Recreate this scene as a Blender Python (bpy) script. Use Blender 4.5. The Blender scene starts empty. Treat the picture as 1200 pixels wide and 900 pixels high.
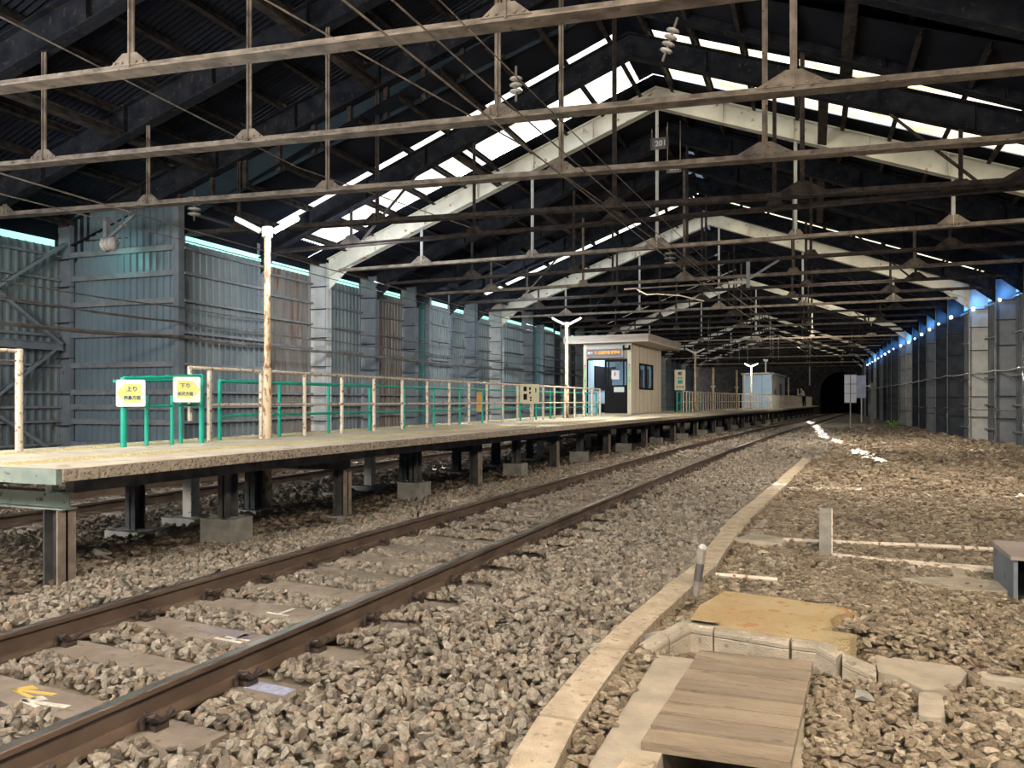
import bpy, math, random
import numpy as np
from mathutils import Vector, Matrix
random.seed(7); rng = np.random.default_rng(11)
sc = bpy.context.scene
COL = sc.collection
R = math.radians

# ------------------------------------------------------------------ camera, world, exposure
CAMZ = 1.53
cam_d = bpy.data.cameras.new('camera'); cam = bpy.data.objects.new('camera', cam_d); COL.objects.link(cam)
cam.location = (0, 0, CAMZ); cam.rotation_euler = (R(90), 0, R(21.3946))
cam_d.sensor_width = 36; cam_d.lens = 901/1200*36; cam_d.shift_y = 20/1200
cam_d.clip_start = .05; cam_d.clip_end = 400
sc.camera = cam
sc.view_settings.view_transform = 'Standard'; sc.view_settings.look = 'None'
sc.view_settings.gamma = 1; sc.view_settings.use_curve_mapping = False
sc.view_settings.exposure = 0.0
sc.cycles.use_denoising = True
sc.cycles.max_bounces = 5; sc.cycles.diffuse_bounces = 3; sc.cycles.glossy_bounces = 2
sc.cycles.transmission_bounces = 4; sc.cycles.transparent_max_bounces = 4
sc.cycles.sample_clamp_indirect = 4; sc.cycles.caustics_reflective = False; sc.cycles.caustics_refractive = False

w = bpy.data.worlds.new('world'); sc.world = w; w.use_nodes = True
w.node_tree.nodes['Background'].inputs[0].default_value = (.62, .78, 1, 1)
w.node_tree.nodes['Background'].inputs[1].default_value = .24

def lamp(kind, name, loc, energy, color=(1, 1, 1), target=None, size=1, size_y=None, spot=None, blend=.5, radius=.1):
    d = bpy.data.lights.new(name, kind); o = bpy.data.objects.new(name, d); COL.objects.link(o)
    d.energy = energy; d.color = color; o.location = loc
    if kind == 'AREA':
        d.size = size
        if size_y: d.shape = 'RECTANGLE'; d.size_y = size_y
    if kind == 'POINT': d.shadow_soft_size = radius
    if kind == 'SPOT': d.spot_size = spot; d.spot_blend = blend; d.shadow_soft_size = radius
    if target is not None:
        o.rotation_euler = (Vector(target)-Vector(loc)).to_track_quat('-Z', 'Y').to_euler()
    return o

# sunlight that finds the slit in the roof
SUN = Vector((-5.3, 5.6, 9.6)).normalized()          # direction towards the sun
s = lamp('SUN', 'sun', (0, 60, 40), 130, (.95, .98, 1)); s.rotation_euler = SUN.to_track_quat('Z', 'Y').to_euler(); s.data.angle = R(.5)
# yard lamps behind the camera, then fill lights added without fixtures
lamp('AREA', 'yard_lamp_right', (2.5, 0.2, 6.6), 720, (1, .82, .60), (1.2, 6.5, 0), 1.0)
lamp('AREA', 'yard_lamp_front', (1.0, -5.0, 6.0), 430, (1, .88, .72), (-2.5, 12, 3.0), 1.2)
lamp('AREA', 'fill_left', (-5.2, -1.5, 5.0), 480, (1, .90, .78), (-5.5, 8, 0.5), 1.4)  # added fill for the near track and platform, no fixture
lamp('AREA', 'fill_aisle', (1.4, 14.9, 4.9), 380, (1, .86, .70), (1.2, 16.5, 0), 1.2)  # fill light added over the right-hand gravel
lamp('AREA', 'fill_aisle', (1.6, 27.4, 4.9), 420, (1, .86, .70), (.8, 31, 0), 1.2)  # second added fill, farther along the gravel
lamp('AREA', 'fill_cross_wall', (-12.0, 2.5, 5.0), 380, (.88, .93, 1), (-15.5, 14, 2.6), 1.0)  # added wash for the left cross wall
lamp('AREA', 'fill_left_wall', (-10.2, 16.0, 4.7), 260, (.90, .95, 1), (-13.5, 24, 2.2), .8)  # wash added for the left wall bays
lamp('AREA', 'fill_left_wall_far', (-10.0, 27, 4.8), 260, (.85, .94, 1), (-13.5, 36, 2.6), .8)  # another added wash, for the farther left wall
lamp('AREA', 'fill_deck_near', (-6.4, 4.0, 4.6), 85, (1, .93, .80), (-6.6, 8, 1.0), .8)  # added to brighten the near deck
lamp('AREA', 'fill_under_deck', (-10.6, 1.5, 2.6), 300, (1, .95, .88), (-8.0, 9.5, 0), .7)  # low light added for the legs and rubble under the deck
lamp('AREA', 'fill_deck_end', (-.4, 50, 4.9), 260, (1, .86, .66), (-2.2, 66, 1.5), .8)  # added to brighten the cabin and the platform end
lamp('AREA', 'fill_deck_far', (-5.6, 22, 4.8), 330, (1, .92, .80), (-6.2, 23, 1.0), .8)  # added to brighten the shelter and the deck before it

# ------------------------------------------------------------------ materials
MATS = {}
def mat(name, c1, c2=None, rough=.7, metal=0, scale=4, bump=0, bscale=None, c3=None, t3=.62, detail=5, stretch=None, lo=.35, hi=.65, emis=None, estr=0):
    if name in MATS: return MATS[name]
    m = bpy.data.materials.new(name); m.use_nodes = True; n = m.node_tree.nodes; l = m.node_tree.links
    p = n['Principled BSDF']; p.inputs['Roughness'].default_value = rough; p.inputs['Metallic'].default_value = metal
    p.inputs['Base Color'].default_value = (*c1, 1)
    if c2 is not None:
        tc = n.new('ShaderNodeTexCoord'); mp = n.new('ShaderNodeMapping'); l.new(tc.outputs['Object'], mp.inputs[0])
        if stretch: mp.inputs['Scale'].default_value = stretch
        ns = n.new('ShaderNodeTexNoise'); ns.inputs['Scale'].default_value = scale; ns.inputs['Detail'].default_value = detail
        l.new(mp.outputs[0], ns.inputs['Vector'])
        cr = n.new('ShaderNodeValToRGB'); cr.color_ramp.elements[0].color = (*c1, 1); cr.color_ramp.elements[1].color = (*c2, 1)
        cr.color_ramp.elements[0].position = lo; cr.color_ramp.elements[1].position = hi
        l.new(ns.outputs['Fac'], cr.inputs[0]); out = cr.outputs[0]
        if c3 is not None:
            n2 = n.new('ShaderNodeTexNoise'); n2.inputs['Scale'].default_value = scale*2.7; n2.inputs['Detail'].default_value = 6
            l.new(mp.outputs[0], n2.inputs['Vector'])
            r2 = n.new('ShaderNodeValToRGB'); r2.color_ramp.elements[0].position = t3-.03; r2.color_ramp.elements[1].position = t3+.03
            l.new(n2.outputs['Fac'], r2.inputs[0])
            mx = n.new('ShaderNodeMixRGB'); l.new(r2.outputs[0], mx.inputs[0]); l.new(out, mx.inputs[1]); mx.inputs[2].default_value = (*c3, 1); out = mx.outputs[0]
        l.new(out, p.inputs['Base Color'])
        if bump:
            bn = n.new('ShaderNodeTexNoise'); bn.inputs['Scale'].default_value = bscale or scale*5; bn.inputs['Detail'].default_value = 4
            l.new(mp.outputs[0], bn.inputs['Vector'])
            b = n.new('ShaderNodeBump'); b.inputs['Strength'].default_value = bump; b.inputs['Distance'].default_value = .02
            l.new(bn.outputs['Fac'], b.inputs['Height']); l.new(b.outputs[0], p.inputs['Normal'])
    if emis:
        p.inputs['Emission Color'].default_value = (*emis, 1); p.inputs['Emission Strength'].default_value = estr
    MATS[name] = m; return m

def stone_mat(name, cols, bump=.5):
    m = bpy.data.materials.new(name); m.use_nodes = True; n = m.node_tree.nodes; l = m.node_tree.links
    p = n['Principled BSDF']; p.inputs['Roughness'].default_value = .85
    g = n.new('ShaderNodeNewGeometry'); cr = n.new('ShaderNodeValToRGB'); e = cr.color_ramp.elements
    e[0].position = 0; e[0].color = (*cols[0], 1); e[1].position = 1; e[1].color = (*cols[-1], 1)
    for i, c in enumerate(cols[1:-1]):
        x = e.new((i+1)/(len(cols)-1)); x.color = (*c, 1)
    l.new(g.outputs['Random Per Island'], cr.inputs[0])
    tc = n.new('ShaderNodeTexCoord'); ns = n.new('ShaderNodeTexNoise'); ns.inputs['Scale'].default_value = 60; ns.inputs['Detail'].default_value = 4
    l.new(tc.outputs['Object'], ns.inputs['Vector'])
    r2 = n.new('ShaderNodeValToRGB'); r2.color_ramp.elements[0].color = (.6, .6, .6, 1); r2.color_ramp.elements[1].color = (1.15, 1.12, 1.08, 1)
    r2.color_ramp.elements[0].position = .3; r2.color_ramp.elements[1].position = .7
    l.new(ns.outputs['Fac'], r2.inputs[0])
    mx = n.new('ShaderNodeMixRGB'); mx.blend_type = 'MULTIPLY'; mx.inputs[0].default_value = 1
    l.new(cr.outputs[0], mx.inputs[1]); l.new(r2.outputs[0], mx.inputs[2]); l.new(mx.outputs[0], p.inputs['Base Color'])
    return m

M = dict(
 tie=mat('tie_steel', (.12, .10, .08), (.29, .245, .20), .75, scale=4, c3=(.09, .06, .045), t3=.66, bump=.3),
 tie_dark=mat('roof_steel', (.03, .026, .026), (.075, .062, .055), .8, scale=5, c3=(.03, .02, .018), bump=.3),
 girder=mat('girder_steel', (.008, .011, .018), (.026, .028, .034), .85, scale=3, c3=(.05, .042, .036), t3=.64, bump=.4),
 girder_lit=mat('lit_girder_steel', (.58, .57, .50), (.78, .77, .68), .8, scale=1.6, c3=(.40, .18, .08), t3=.66, bump=.3),  # lit copy of the girder steel, skylight put into the colour; rust spots
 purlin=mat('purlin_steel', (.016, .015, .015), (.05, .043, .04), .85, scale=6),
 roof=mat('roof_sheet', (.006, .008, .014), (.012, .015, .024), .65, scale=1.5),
 infill=mat('infill_sheet', (.015, .027, .038), (.025, .042, .055), .6, scale=.8),
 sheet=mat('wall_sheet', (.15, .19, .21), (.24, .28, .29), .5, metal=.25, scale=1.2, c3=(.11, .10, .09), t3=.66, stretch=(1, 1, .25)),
 sheet_rust=mat('rusty_sheet', (.19, .18, .17), (.29, .27, .25), .55, metal=.2, scale=2, c3=(.20, .115, .08), t3=.58, stretch=(1.6, 1.6, .12)),
 sheet_teal=mat('teal_sheet', (.15, .20, .24), (.22, .29, .33), .45, metal=.2, scale=.8, stretch=(1, 1, .4)),
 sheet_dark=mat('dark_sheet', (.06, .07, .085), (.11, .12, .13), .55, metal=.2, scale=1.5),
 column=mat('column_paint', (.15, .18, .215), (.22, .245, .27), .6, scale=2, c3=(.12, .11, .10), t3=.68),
 web_dark=mat('dark_unlit_steel', (.035, .042, .055), (.06, .07, .085), .7, scale=2),  # darker copy for unlit right-hand webs, shade put into the colour
 column_pale=mat('pale_and_lit_steel', (.42, .44, .44), (.54, .56, .55), .7, scale=2.5, c3=(.32, .18, .10), t3=.68),  # pale fittings, and lit columns with skylight put into their colour
 girt=mat('girt_paint', (.16, .18, .20), (.24, .25, .26), .6, scale=4, c3=(.15, .10, .07), t3=.68),
 ground=mat('soil', (.14, .105, .072), (.27, .21, .15), .95, scale=1.3, c3=(.25, .20, .15), t3=.6, bump=.7, bscale=30),
 rail=mat('rail_rust', (.10, .068, .05), (.175, .125, .095), .6, scale=3, bump=.04),
 railtop=mat('rail_polish', (.42, .40, .40), (.55, .53, .53), .28, metal=.9, scale=4),
 sleeper=mat('sleeper_concrete', (.19, .155, .125), (.28, .235, .195), .85, scale=4, c3=(.15, .11, .085), t3=.64, bump=.3),
 clip=mat('clip_iron', (.035, .028, .025), (.08, .055, .045), .6, scale=20),
 deck=mat('deck_concrete', (.56, .50, .40), (.70, .64, .53), .85, scale=2, c3=(.40, .36, .29), t3=.64, bump=.25),
 deckedge=mat('deck_edge', (.40, .34, .27), (.55, .48, .39), .9, scale=14, c3=(.22, .17, .13), t3=.56, bump=.8, bscale=40),
 tactile=mat('tactile_yellow', (.62, .52, .24), (.74, .66, .40), .8, scale=12),
 greenmetal=mat('pale_green_steel', (.20, .27, .24), (.30, .36, .32), .6, scale=5, c3=(.07, .06, .05), t3=.64),
 leg=mat('leg_steel', (.045, .05, .055), (.10, .10, .10), .6, scale=6),
 legrust=mat('leg_flange', (.20, .16, .13), (.32, .27, .22), .7, scale=8),
 legpale=mat('leg_pale', (.50, .48, .43), (.66, .63, .56), .7, scale=8, c3=(.22, .15, .10), t3=.66),
 block=mat('footing_concrete', (.22, .22, .20), (.34, .33, .30), .9, scale=6, bump=.3),
 cream=mat('cream_paint', (.66, .58, .47), (.78, .70, .58), .55, scale=8, c3=(.30, .14, .06), t3=.6),
 creampost=mat('cream_post', (.62, .46, .28), (.74, .62, .45), .6, scale=7, c3=(.34, .17, .07), t3=.56, stretch=(1, 1, .4)),
 green=mat('green_paint', (.01, .36, .26), (.015, .45, .33), .4, scale=3),
 teal_dk=mat('green_dark', (.05, .25, .20), (.08, .30, .25), .5, scale=3),
 white=mat('sign_white', (.62, .64, .64), (.68, .70, .69), .5, scale=3),
 yellow=mat('sign_yellow', (.62, .60, .16), (.68, .66, .20), .5, scale=3),
 navy=mat('ink_navy', (.03, .07, .16)), black=mat('black', (.010, .010, .012), rough=.75),
 orange=mat('orange_board', (.62, .34, .12)),
 led=mat('led_amber', (.1, .04, 0), emis=(1, .36, .03), estr=1.5),
 ledred=mat('led_red', (.5, .05, .04)), ledbox=mat('led_case', (.13, .12, .12), rough=.5),
 wallcream=mat('shelter_wall', (.62, .55, .43), (.72, .65, .52), .7, scale=1.5, stretch=(3, 3, .4)),
 fascia=mat('fascia_metal', (.30, .25, .21), (.42, .36, .31), .6, scale=3, stretch=(.4, .4, 6)),
 soffit=mat('soffit', (.50, .42, .36), (.56, .48, .42), .8, scale=3),
 tube=mat('tube_light', (.9, .95, 1), emis=(.62, .86, 1), estr=14),
 tubeoff=mat('tube_unlit', (.72, .74, .72), rough=.3),
 wire=mat('wire', (.10, .09, .085), (.20, .18, .16), .6, scale=3),
 porcelain=mat('porcelain', (.42, .40, .36), (.58, .56, .52), .25, scale=6),
 kerb=mat('kerb_concrete', (.46, .38, .27), (.62, .53, .40), .9, scale=8, c3=(.36, .29, .20), t3=.62, bump=.6, bscale=80),
 wood2=mat('plank_wood_grey', (.225, .18, .135), (.30, .245, .185), .9, scale=2.5, c3=(.18, .14, .10), t3=.66, stretch=(1, 5, 3), bump=.4),
 wood=mat('plank_wood', (.27, .21, .15), (.35, .28, .205), .9, scale=2.5, c3=(.21, .16, .11), t3=.66, stretch=(1, 5, 3), bump=.4),
 slab=mat('yellow_concrete', (.55, .40, .20), (.60, .48, .27), .9, scale=3.2, c3=(.56, .30, .14), t3=.60, bump=1, bscale=90, lo=.4, hi=.6),
 flat=mat('flat_concrete', (.36, .32, .25), (.48, .42, .33), .9, scale=6, bump=.4),
 kerbgrey=mat('kerb_grey', (.34, .30, .24), (.48, .42, .33), .85, scale=7, c3=(.24, .21, .17), t3=.64, bump=.5, bscale=90),
 stub=mat('stub_concrete', (.26, .25, .22), (.38, .36, .31), .9, scale=9, bump=.4),
 brick=mat('portal_stone', (.02, .02, .023), (.045, .045, .048), .9, scale=3, bump=.5),
 void=mat('void', (.004, .004, .005), rough=1),
 cabinblue=mat('cabin_blue', (.40, .55, .70), (.46, .62, .78), .6, scale=2),
 board=mat('board_bluewhite', (.62, .68, .82), (.72, .78, .9), .5, scale=3),
 bluegrey=mat('board_bluegrey', (.22, .28, .40), (.30, .36, .5), .5, scale=3),
 leafg=mat('leaf', (.20, .42, .05), (.32, .55, .10), .6, scale=9),
 bluetarp=mat('blue_tarp', (.03, .04, .22), (.05, .06, .30), .7, scale=4),
)
for k, c, st in (('sky_cool', (.93, .97, 1), 1.6), ('sky_warm', (1, .92, .72), 1.7)):
    M[k] = mat(k, (.7, .7, .65), emis=c, estr=st)
for k in ('sky_cool', 'sky_warm'):
    m_ = M[k]; n_ = m_.node_tree.nodes; l_ = m_.node_tree.links; tc_ = n_.new('ShaderNodeTexCoord'); mp_ = n_.new('ShaderNodeMapping'); mp_.inputs['Scale'].default_value = (.8, 3, .8)
    ns_ = n_.new('ShaderNodeTexNoise'); ns_.inputs['Scale'].default_value = 1.6; ns_.inputs['Detail'].default_value = 5; cr_ = n_.new('ShaderNodeValToRGB')
    e_ = m_.node_tree.nodes['Principled BSDF'].inputs['Emission Color']; c_ = tuple(e_.default_value)
    cr_.color_ramp.elements[0].position = .36; cr_.color_ramp.elements[0].color = (c_[0]*.62, c_[1]*.52, c_[2]*.36, 1); cr_.color_ramp.elements[1].position = .52; cr_.color_ramp.elements[1].color = c_
    l_.new(tc_.outputs['Object'], mp_.inputs[0]); l_.new(mp_.outputs[0], ns_.inputs['Vector']); l_.new(ns_.outputs['Fac'], cr_.inputs[0]); l_.new(cr_.outputs[0], e_)
M['glow_teal'] = mat('translucent_teal', (.4, .7, .65), emis=(.45, 1, .86), estr=1.25)
M['glow_teal_soft'] = mat('translucent_teal_soft', (.12, .19, .21), emis=(.18, .62, .58), estr=.05)
M['glow_blue'] = mat('translucent_blue', (.2, .4, .8), emis=(.12, .42, 1), estr=1.0)
M['glow_white'] = mat('added_glow', (.8, .9, 1), emis=(.70, .90, 1), estr=8)  # emission for the added discs and boxes that stand in for daylight
M['ballast'] = stone_mat('ballast_stone', [(.11, .095, .08), (.25, .225, .19), (.33, .30, .255), (.39, .355, .305), (.21, .185, .155), (.36, .32, .265), (.29, .225, .175), (.46, .425, .37)])
M['gravel'] = stone_mat('yard_stone', [(.16, .125, .09), (.33, .275, .205), (.26, .21, .155), (.40, .335, .25), (.20, .155, .115), (.37, .31, .235), (.49, .425, .335)])
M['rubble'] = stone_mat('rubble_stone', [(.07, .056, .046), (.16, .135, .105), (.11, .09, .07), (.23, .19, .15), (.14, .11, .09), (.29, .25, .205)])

for k in ('roof', 'girder', 'purlin', 'tie_dark', 'web_dark', 'black', 'infill', 'rubble', 'ballast', 'gravel', 'leg', 'brick'):
    M[k].node_tree.nodes['Principled BSDF'].inputs['Specular IOR Level'].default_value = .15
# ------------------------------------------------------------------ mesh builder
class MB:
    def __init__(s): s.v = []; s.f = []; s.m = []; s.mats = []
    def mi(s, m):
        if m not in s.mats: s.mats.append(m)
        return s.mats.index(m)
    def poly(s, pts, m=None):
        b = len(s.v); s.v += [tuple(p) for p in pts]; s.f.append(tuple(range(b, b+len(pts)))); s.m.append(m); return s
    def box(s, x0, x1, y0, y1, z0, z1, m=None):
        b = len(s.v); s.v += [(x, y, z) for x in (x0, x1) for y in (y0, y1) for z in (z0, z1)]
        for q in ((0, 1, 3, 2), (4, 6, 7, 5), (0, 4, 5, 1), (2, 3, 7, 6), (0, 2, 6, 4), (1, 5, 7, 3)):
            s.f.append(tuple(b+i for i in q)); s.m.append(m)
        return s
    def prism(s, base, d, m=None):
        n = len(base); b = len(s.v); d = Vector(d)
        s.v += [tuple(p) for p in base]+[tuple(Vector(p)+d) for p in base]
        s.f.append(tuple(range(b, b+n))[::-1]); s.m.append(m); s.f.append(tuple(range(b+n, b+2*n))); s.m.append(m)
        for i in range(n):
            j = (i+1) % n; s.f.append((b+i, b+j, b+n+j, b+n+i)); s.m.append(m)
        return s
    def beam(s, a, b_, w, h, up=(0, 0, 1), m=None, off=(0, 0)):
        """box from a to b_: w across, h along up"""
        a = Vector(a); b_ = Vector(b_); d = (b_-a).normalized(); up = Vector(up)
        x = d.cross(up).normalized(); y = x.cross(d).normalized()
        o = x*off[0]+y*off[1]
        pr = [a+o+x*(i*w/2)+y*(j*h/2) for i, j in ((-1, -1), (1, -1), (1, 1), (-1, 1))]
        return s.prism(pr, b_-a, m)
    def ibeam(s, a, b_, w, h, t=.02, up=(0, 0, 1), m=None):
        s.beam(a, b_, t, h-2*t, up, m)
        s.beam(a, b_, w, t, up, m, (0, h/2-t/2)); s.beam(a, b_, w, t, up, m, (0, -h/2+t/2)); return s
    def tube(s, pts, r, n=8, m=None, cap=True):
        pts = [Vector(p) for p in pts]; b = len(s.v); N = len(pts)
        rs = r if isinstance(r, (list, tuple)) else [r]*N
        ref = Vector((0, 0, 1)) if abs((pts[1]-pts[0]).normalized().z) < .9 else Vector((1, 0, 0))
        for i, p in enumerate(pts):
            d = (pts[min(i+1, N-1)]-pts[max(i-1, 0)]).normalized()
            x = d.cross(ref).normalized(); y = x.cross(d).normalized()
            for k in range(n):
                a = 2*math.pi*k/n; s.v.append(tuple(p+(x*math.cos(a)+y*math.sin(a))*rs[i]))
        for i in range(N-1):
            for k in range(n):
                k2 = (k+1) % n; s.f.append((b+i*n+k, b+i*n+k2, b+(i+1)*n+k2, b+(i+1)*n+k)); s.m.append(m)
        if cap:
            s.f.append(tuple(b+k for k in range(n))[::-1]); s.m.append(m)
            s.f.append(tuple(b+(N-1)*n+k for k in range(n))); s.m.append(m)
        return s
    def sweep(s, prof, pts, mats=None):
        """closed profile [(x,z)] swept along pts in plan"""
        n = len(prof); b = len(s.v); N = len(pts)
        for i, p in enumerate(pts):
            p = Vector(p); d = (Vector(pts[min(i+1, N-1)])-Vector(pts[max(i-1, 0)])).normalized(); x = Vector((d.y, -d.x, 0)).normalized()
            for q in prof: s.v.append(tuple(p+x*q[0]+Vector((0, 0, q[1]))))
        for i in range(N-1):
            for k in range(n):
                k2 = (k+1) % n; s.f.append((b+i*n+k, b+i*n+k2, b+(i+1)*n+k2, b+(i+1)*n+k)); s.m.append(mats[k] if mats else None)
        s.f.append(tuple(b+k for k in range(n))[::-1]); s.m.append(None); s.f.append(tuple(b+(N-1)*n+k for k in range(n))); s.m.append(None)
        return s
    def mesh(s, name, m0):
        me = bpy.data.meshes.new(name); me.from_pydata(s.v, [], s.f)
        me.materials.append(m0)
        for m in s.m:
            if m is not None and m not in list(me.materials): me.materials.append(m)
        ml = list(me.materials)
        me.polygons.foreach_set('material_index', [0 if m is None else ml.index(m) for m in s.m]); me.update(); return me
    def build(s, name, m0, parent=None, loc=None, smooth=False):
        me = s.mesh(name, m0)
        if smooth: me.polygons.foreach_set('use_smooth', [True]*len(me.polygons))
        o = bpy.data.objects.new(name, me); COL.objects.link(o)
        if parent: o.parent = parent
        if loc: o.location = loc
        return o

def tag(o, label=None, cat=None, group=None, kind=None):
    if label: o['label'] = label
    if cat: o['category'] = cat
    if group: o['group'] = group
    if kind: o['kind'] = kind
    return o
def empty(name, loc, rz=0):
    o = bpy.data.objects.new(name, None); COL.objects.link(o); o.location = loc; o.rotation_euler = (0, 0, rz); o.empty_display_size = .2; return o
def copy_tree(o, parent=None):
    c = o.copy(); COL.objects.link(c)
    if parent: c.parent = parent
    for ch in list(o.children): copy_tree(ch, c)
    return c
def text(body, size, m, parent, loc, rot, name='lettering', ext=.001, align='CENTER', sx=1):
    cu = bpy.data.curves.new(name, 'FONT'); cu.body = body; cu.size = size; cu.extrude = ext; cu.align_x = align; cu.align_y = 'CENTER'; cu.resolution_u = 3; cu.offset = size*.028
    t = bpy.data.objects.new(name, cu); COL.objects.link(t)
    bpy.context.view_layer.update()
    me = bpy.data.meshes.new_from_object(t.evaluated_get(bpy.context.evaluated_depsgraph_get()))
    bpy.data.objects.remove(t); me.materials.clear(); me.materials.append(m)
    o = bpy.data.objects.new(name, me); COL.objects.link(o); o.parent = parent; o.location = loc; o.rotation_euler = rot; o.scale = (sx, 1, 1)
    return o
def lerp(tab, y):
    return float(np.interp(y, [t[0] for t in tab], [t[1] for t in tab]))

# ------------------------------------------------------------------ plan of the place (X across, Y along the shed)
def tc(Y):
    return -3.78+(.022*Y+.0007*Y*Y if Y < 50 else 2.85+.08*(Y-50))
def tdir(Y):
    s_ = .022+.0014*Y if Y < 50 else .08
    return math.atan(s_)
def edge(Y): return tc(Y)-1.78
BACK = [(3, -8.1), (20, -8.3), (29, -9.1), (36, -8.6), (45, -6.7), (60, -5.1), (92, -2.4)]
RAILX = [(3, -7.5), (8, -7.28), (26, -7.05), (30, -6.9)]
XR = [(16, 6.3), (29.9, 6.25), (32.5, 5.93), (35.1, 5.63), (38.2, 5.3), (53, 5.3), (59, 5.0), (89, 4.85), (100, 5.4)]
XL = [(14, -14.1), (36, -14.1), (38, -13.4), (100, -13.2)]
DZ = 1.0
FY = {1: 7.4, 2: 10.1, 3: 12.95, 4: 15.57, 5: 17.1, 6: 20.3}
for k in range(7, 12): FY[k] = 20.3+(k-6)*2.86
for k in range(12, 18): FY[k] = 34.6+(k-11)*3.02
for k in range(18, 32): FY[k] = 52.7+(k-17)*3.12
FY[32] = 99.7
def ridgeX(k): return -4.92 if k <= 4 else (-3.85 if k <= 6 else lerp([(6, -3.85), (11, -4.25), (31, -4.1)], k))

# ------------------------------------------------------------------ ground
def gz(x, y):
    x = np.asarray(x, float); y = np.asarray(y, float)
    mound = .10*np.clip((y-5.0)/.25, 0, 1)*np.exp(-np.clip((y-5.5)/.9, 0, 9)**2)*np.exp(-np.clip((x-.35)/.5, 0, 9)**2)*np.clip((x+.1)/.3, 0, 1)
    z = mound+.012*np.sin(x*1.7+y*.9)+.010*np.sin(x*3.1-y*2.3+1)+.006*np.sin(y*5.2+x*4.1)
    return z
PIT = (-.60, -.10, 1.6, 4.40)
xs = sorted(set(list(np.arange(-20, 10.01, .3).round(3))+[PIT[0], PIT[1]])); ys = sorted(set(list(np.arange(-2, 112.1, .3).round(3))+[PIT[2], PIT[3]]))
X_, Y_ = np.meshgrid(xs, ys, indexing='ij'); Z_ = gz(X_, Y_)-.035
nx, ny = len(xs), len(ys)
verts = np.stack([X_, Y_, Z_], -1).reshape(-1, 3)
faces = []
for i in range(nx-1):
    for j in range(ny-1):
        cx = (xs[i]+xs[i+1])/2; cy = (ys[j]+ys[j+1])/2
        if PIT[0] < cx < PIT[1] and PIT[2] < cy < PIT[3]: continue
        faces.append((i*ny+j, (i+1)*ny+j, (i+1)*ny+j+1, i*ny+j+1))
me = bpy.data.meshes.new('floor'); me.from_pydata(verts.tolist(), [], faces); me.materials.append(M['ground'])
me.polygons.foreach_set('use_smooth', [True]*len(me.polygons))
o = bpy.data.objects.new('floor', me); COL.objects.link(o); tag(o, kind='structure', label='bare brown soil floor of the shed')

# ------------------------------------------------------------------ roof, trusses and walls
def girder_side(mb, P, Q, h, t=.02, fl=.26, m=None, nst=6):
    """plate girder: bottom edge runs P->Q, vertical depth h"""
    P = Vector(P); Q = Vector(Q); H = Vector((0, 0, h))
    d = (Q-P).normalized(); nrm = Vector((-d.y, d.x, 0)).normalized() if abs(d.z) < .999 else Vector((0, 1, 0))
    mb.prism([P-nrm*t/2, Q-nrm*t/2, Q-nrm*t/2+H, P-nrm*t/2+H], nrm*t, m)
    for z in (0, h):
        o_ = Vector((0, 0, z)); mb.prism([P-nrm*fl/2+o_, P+nrm*fl/2+o_, P+nrm*fl/2+o_+Vector((0, 0, .025)), P-nrm*fl/2+o_+Vector((0, 0, .025))], Q-P, m)
    for i in range(1, nst):
        c = P.lerp(Q, i/nst); mb.prism([c-nrm*fl/2, c+nrm*fl/2, c+nrm*fl/2+H, c-nrm*fl/2+H], d*.018, m)
HXN = {1: [-16, -12, -7.77, -3.05, 1.2], 2: [-16.4, -12.13, -8.22, -4.21, -.24, 3.6], 3: [-16.4, -12.75, -8.71, -4.17, -.75, 3.4], 4: [-16.3, -12.7, -9.17, -3.86, -.2, 3.7]}
HX_FAR = [-10.84, -7.34, -3.84, -.41, 3.02]
TIEZ = 5.6
def rowY(k, x): return FY[k]+(.12*(x+4.92) if k <= 4 else 0)
LIT = (6, 11, 17, 24, 28, 31)
def truss_label(k):
    return {1: 'nearest steel roof truss, its thick tie beam crossing the top left corner',
            2: 'second steel roof truss, tie beam with three big gusset plates across the whole width',
            3: 'third steel roof truss, before the dark panelled gable',
            4: 'last wide steel truss, standing against the dark panelled gable',
            5: 'dark steel truss just in front of the nearest bright skylight strip',
            6: 'steel truss with pale girders lit by the nearest skylight strip',
            11: 'pale lit truss under the second bright skylight strip',
            17: 'pale lit truss under the third skylight strip'}.get(k)
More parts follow.
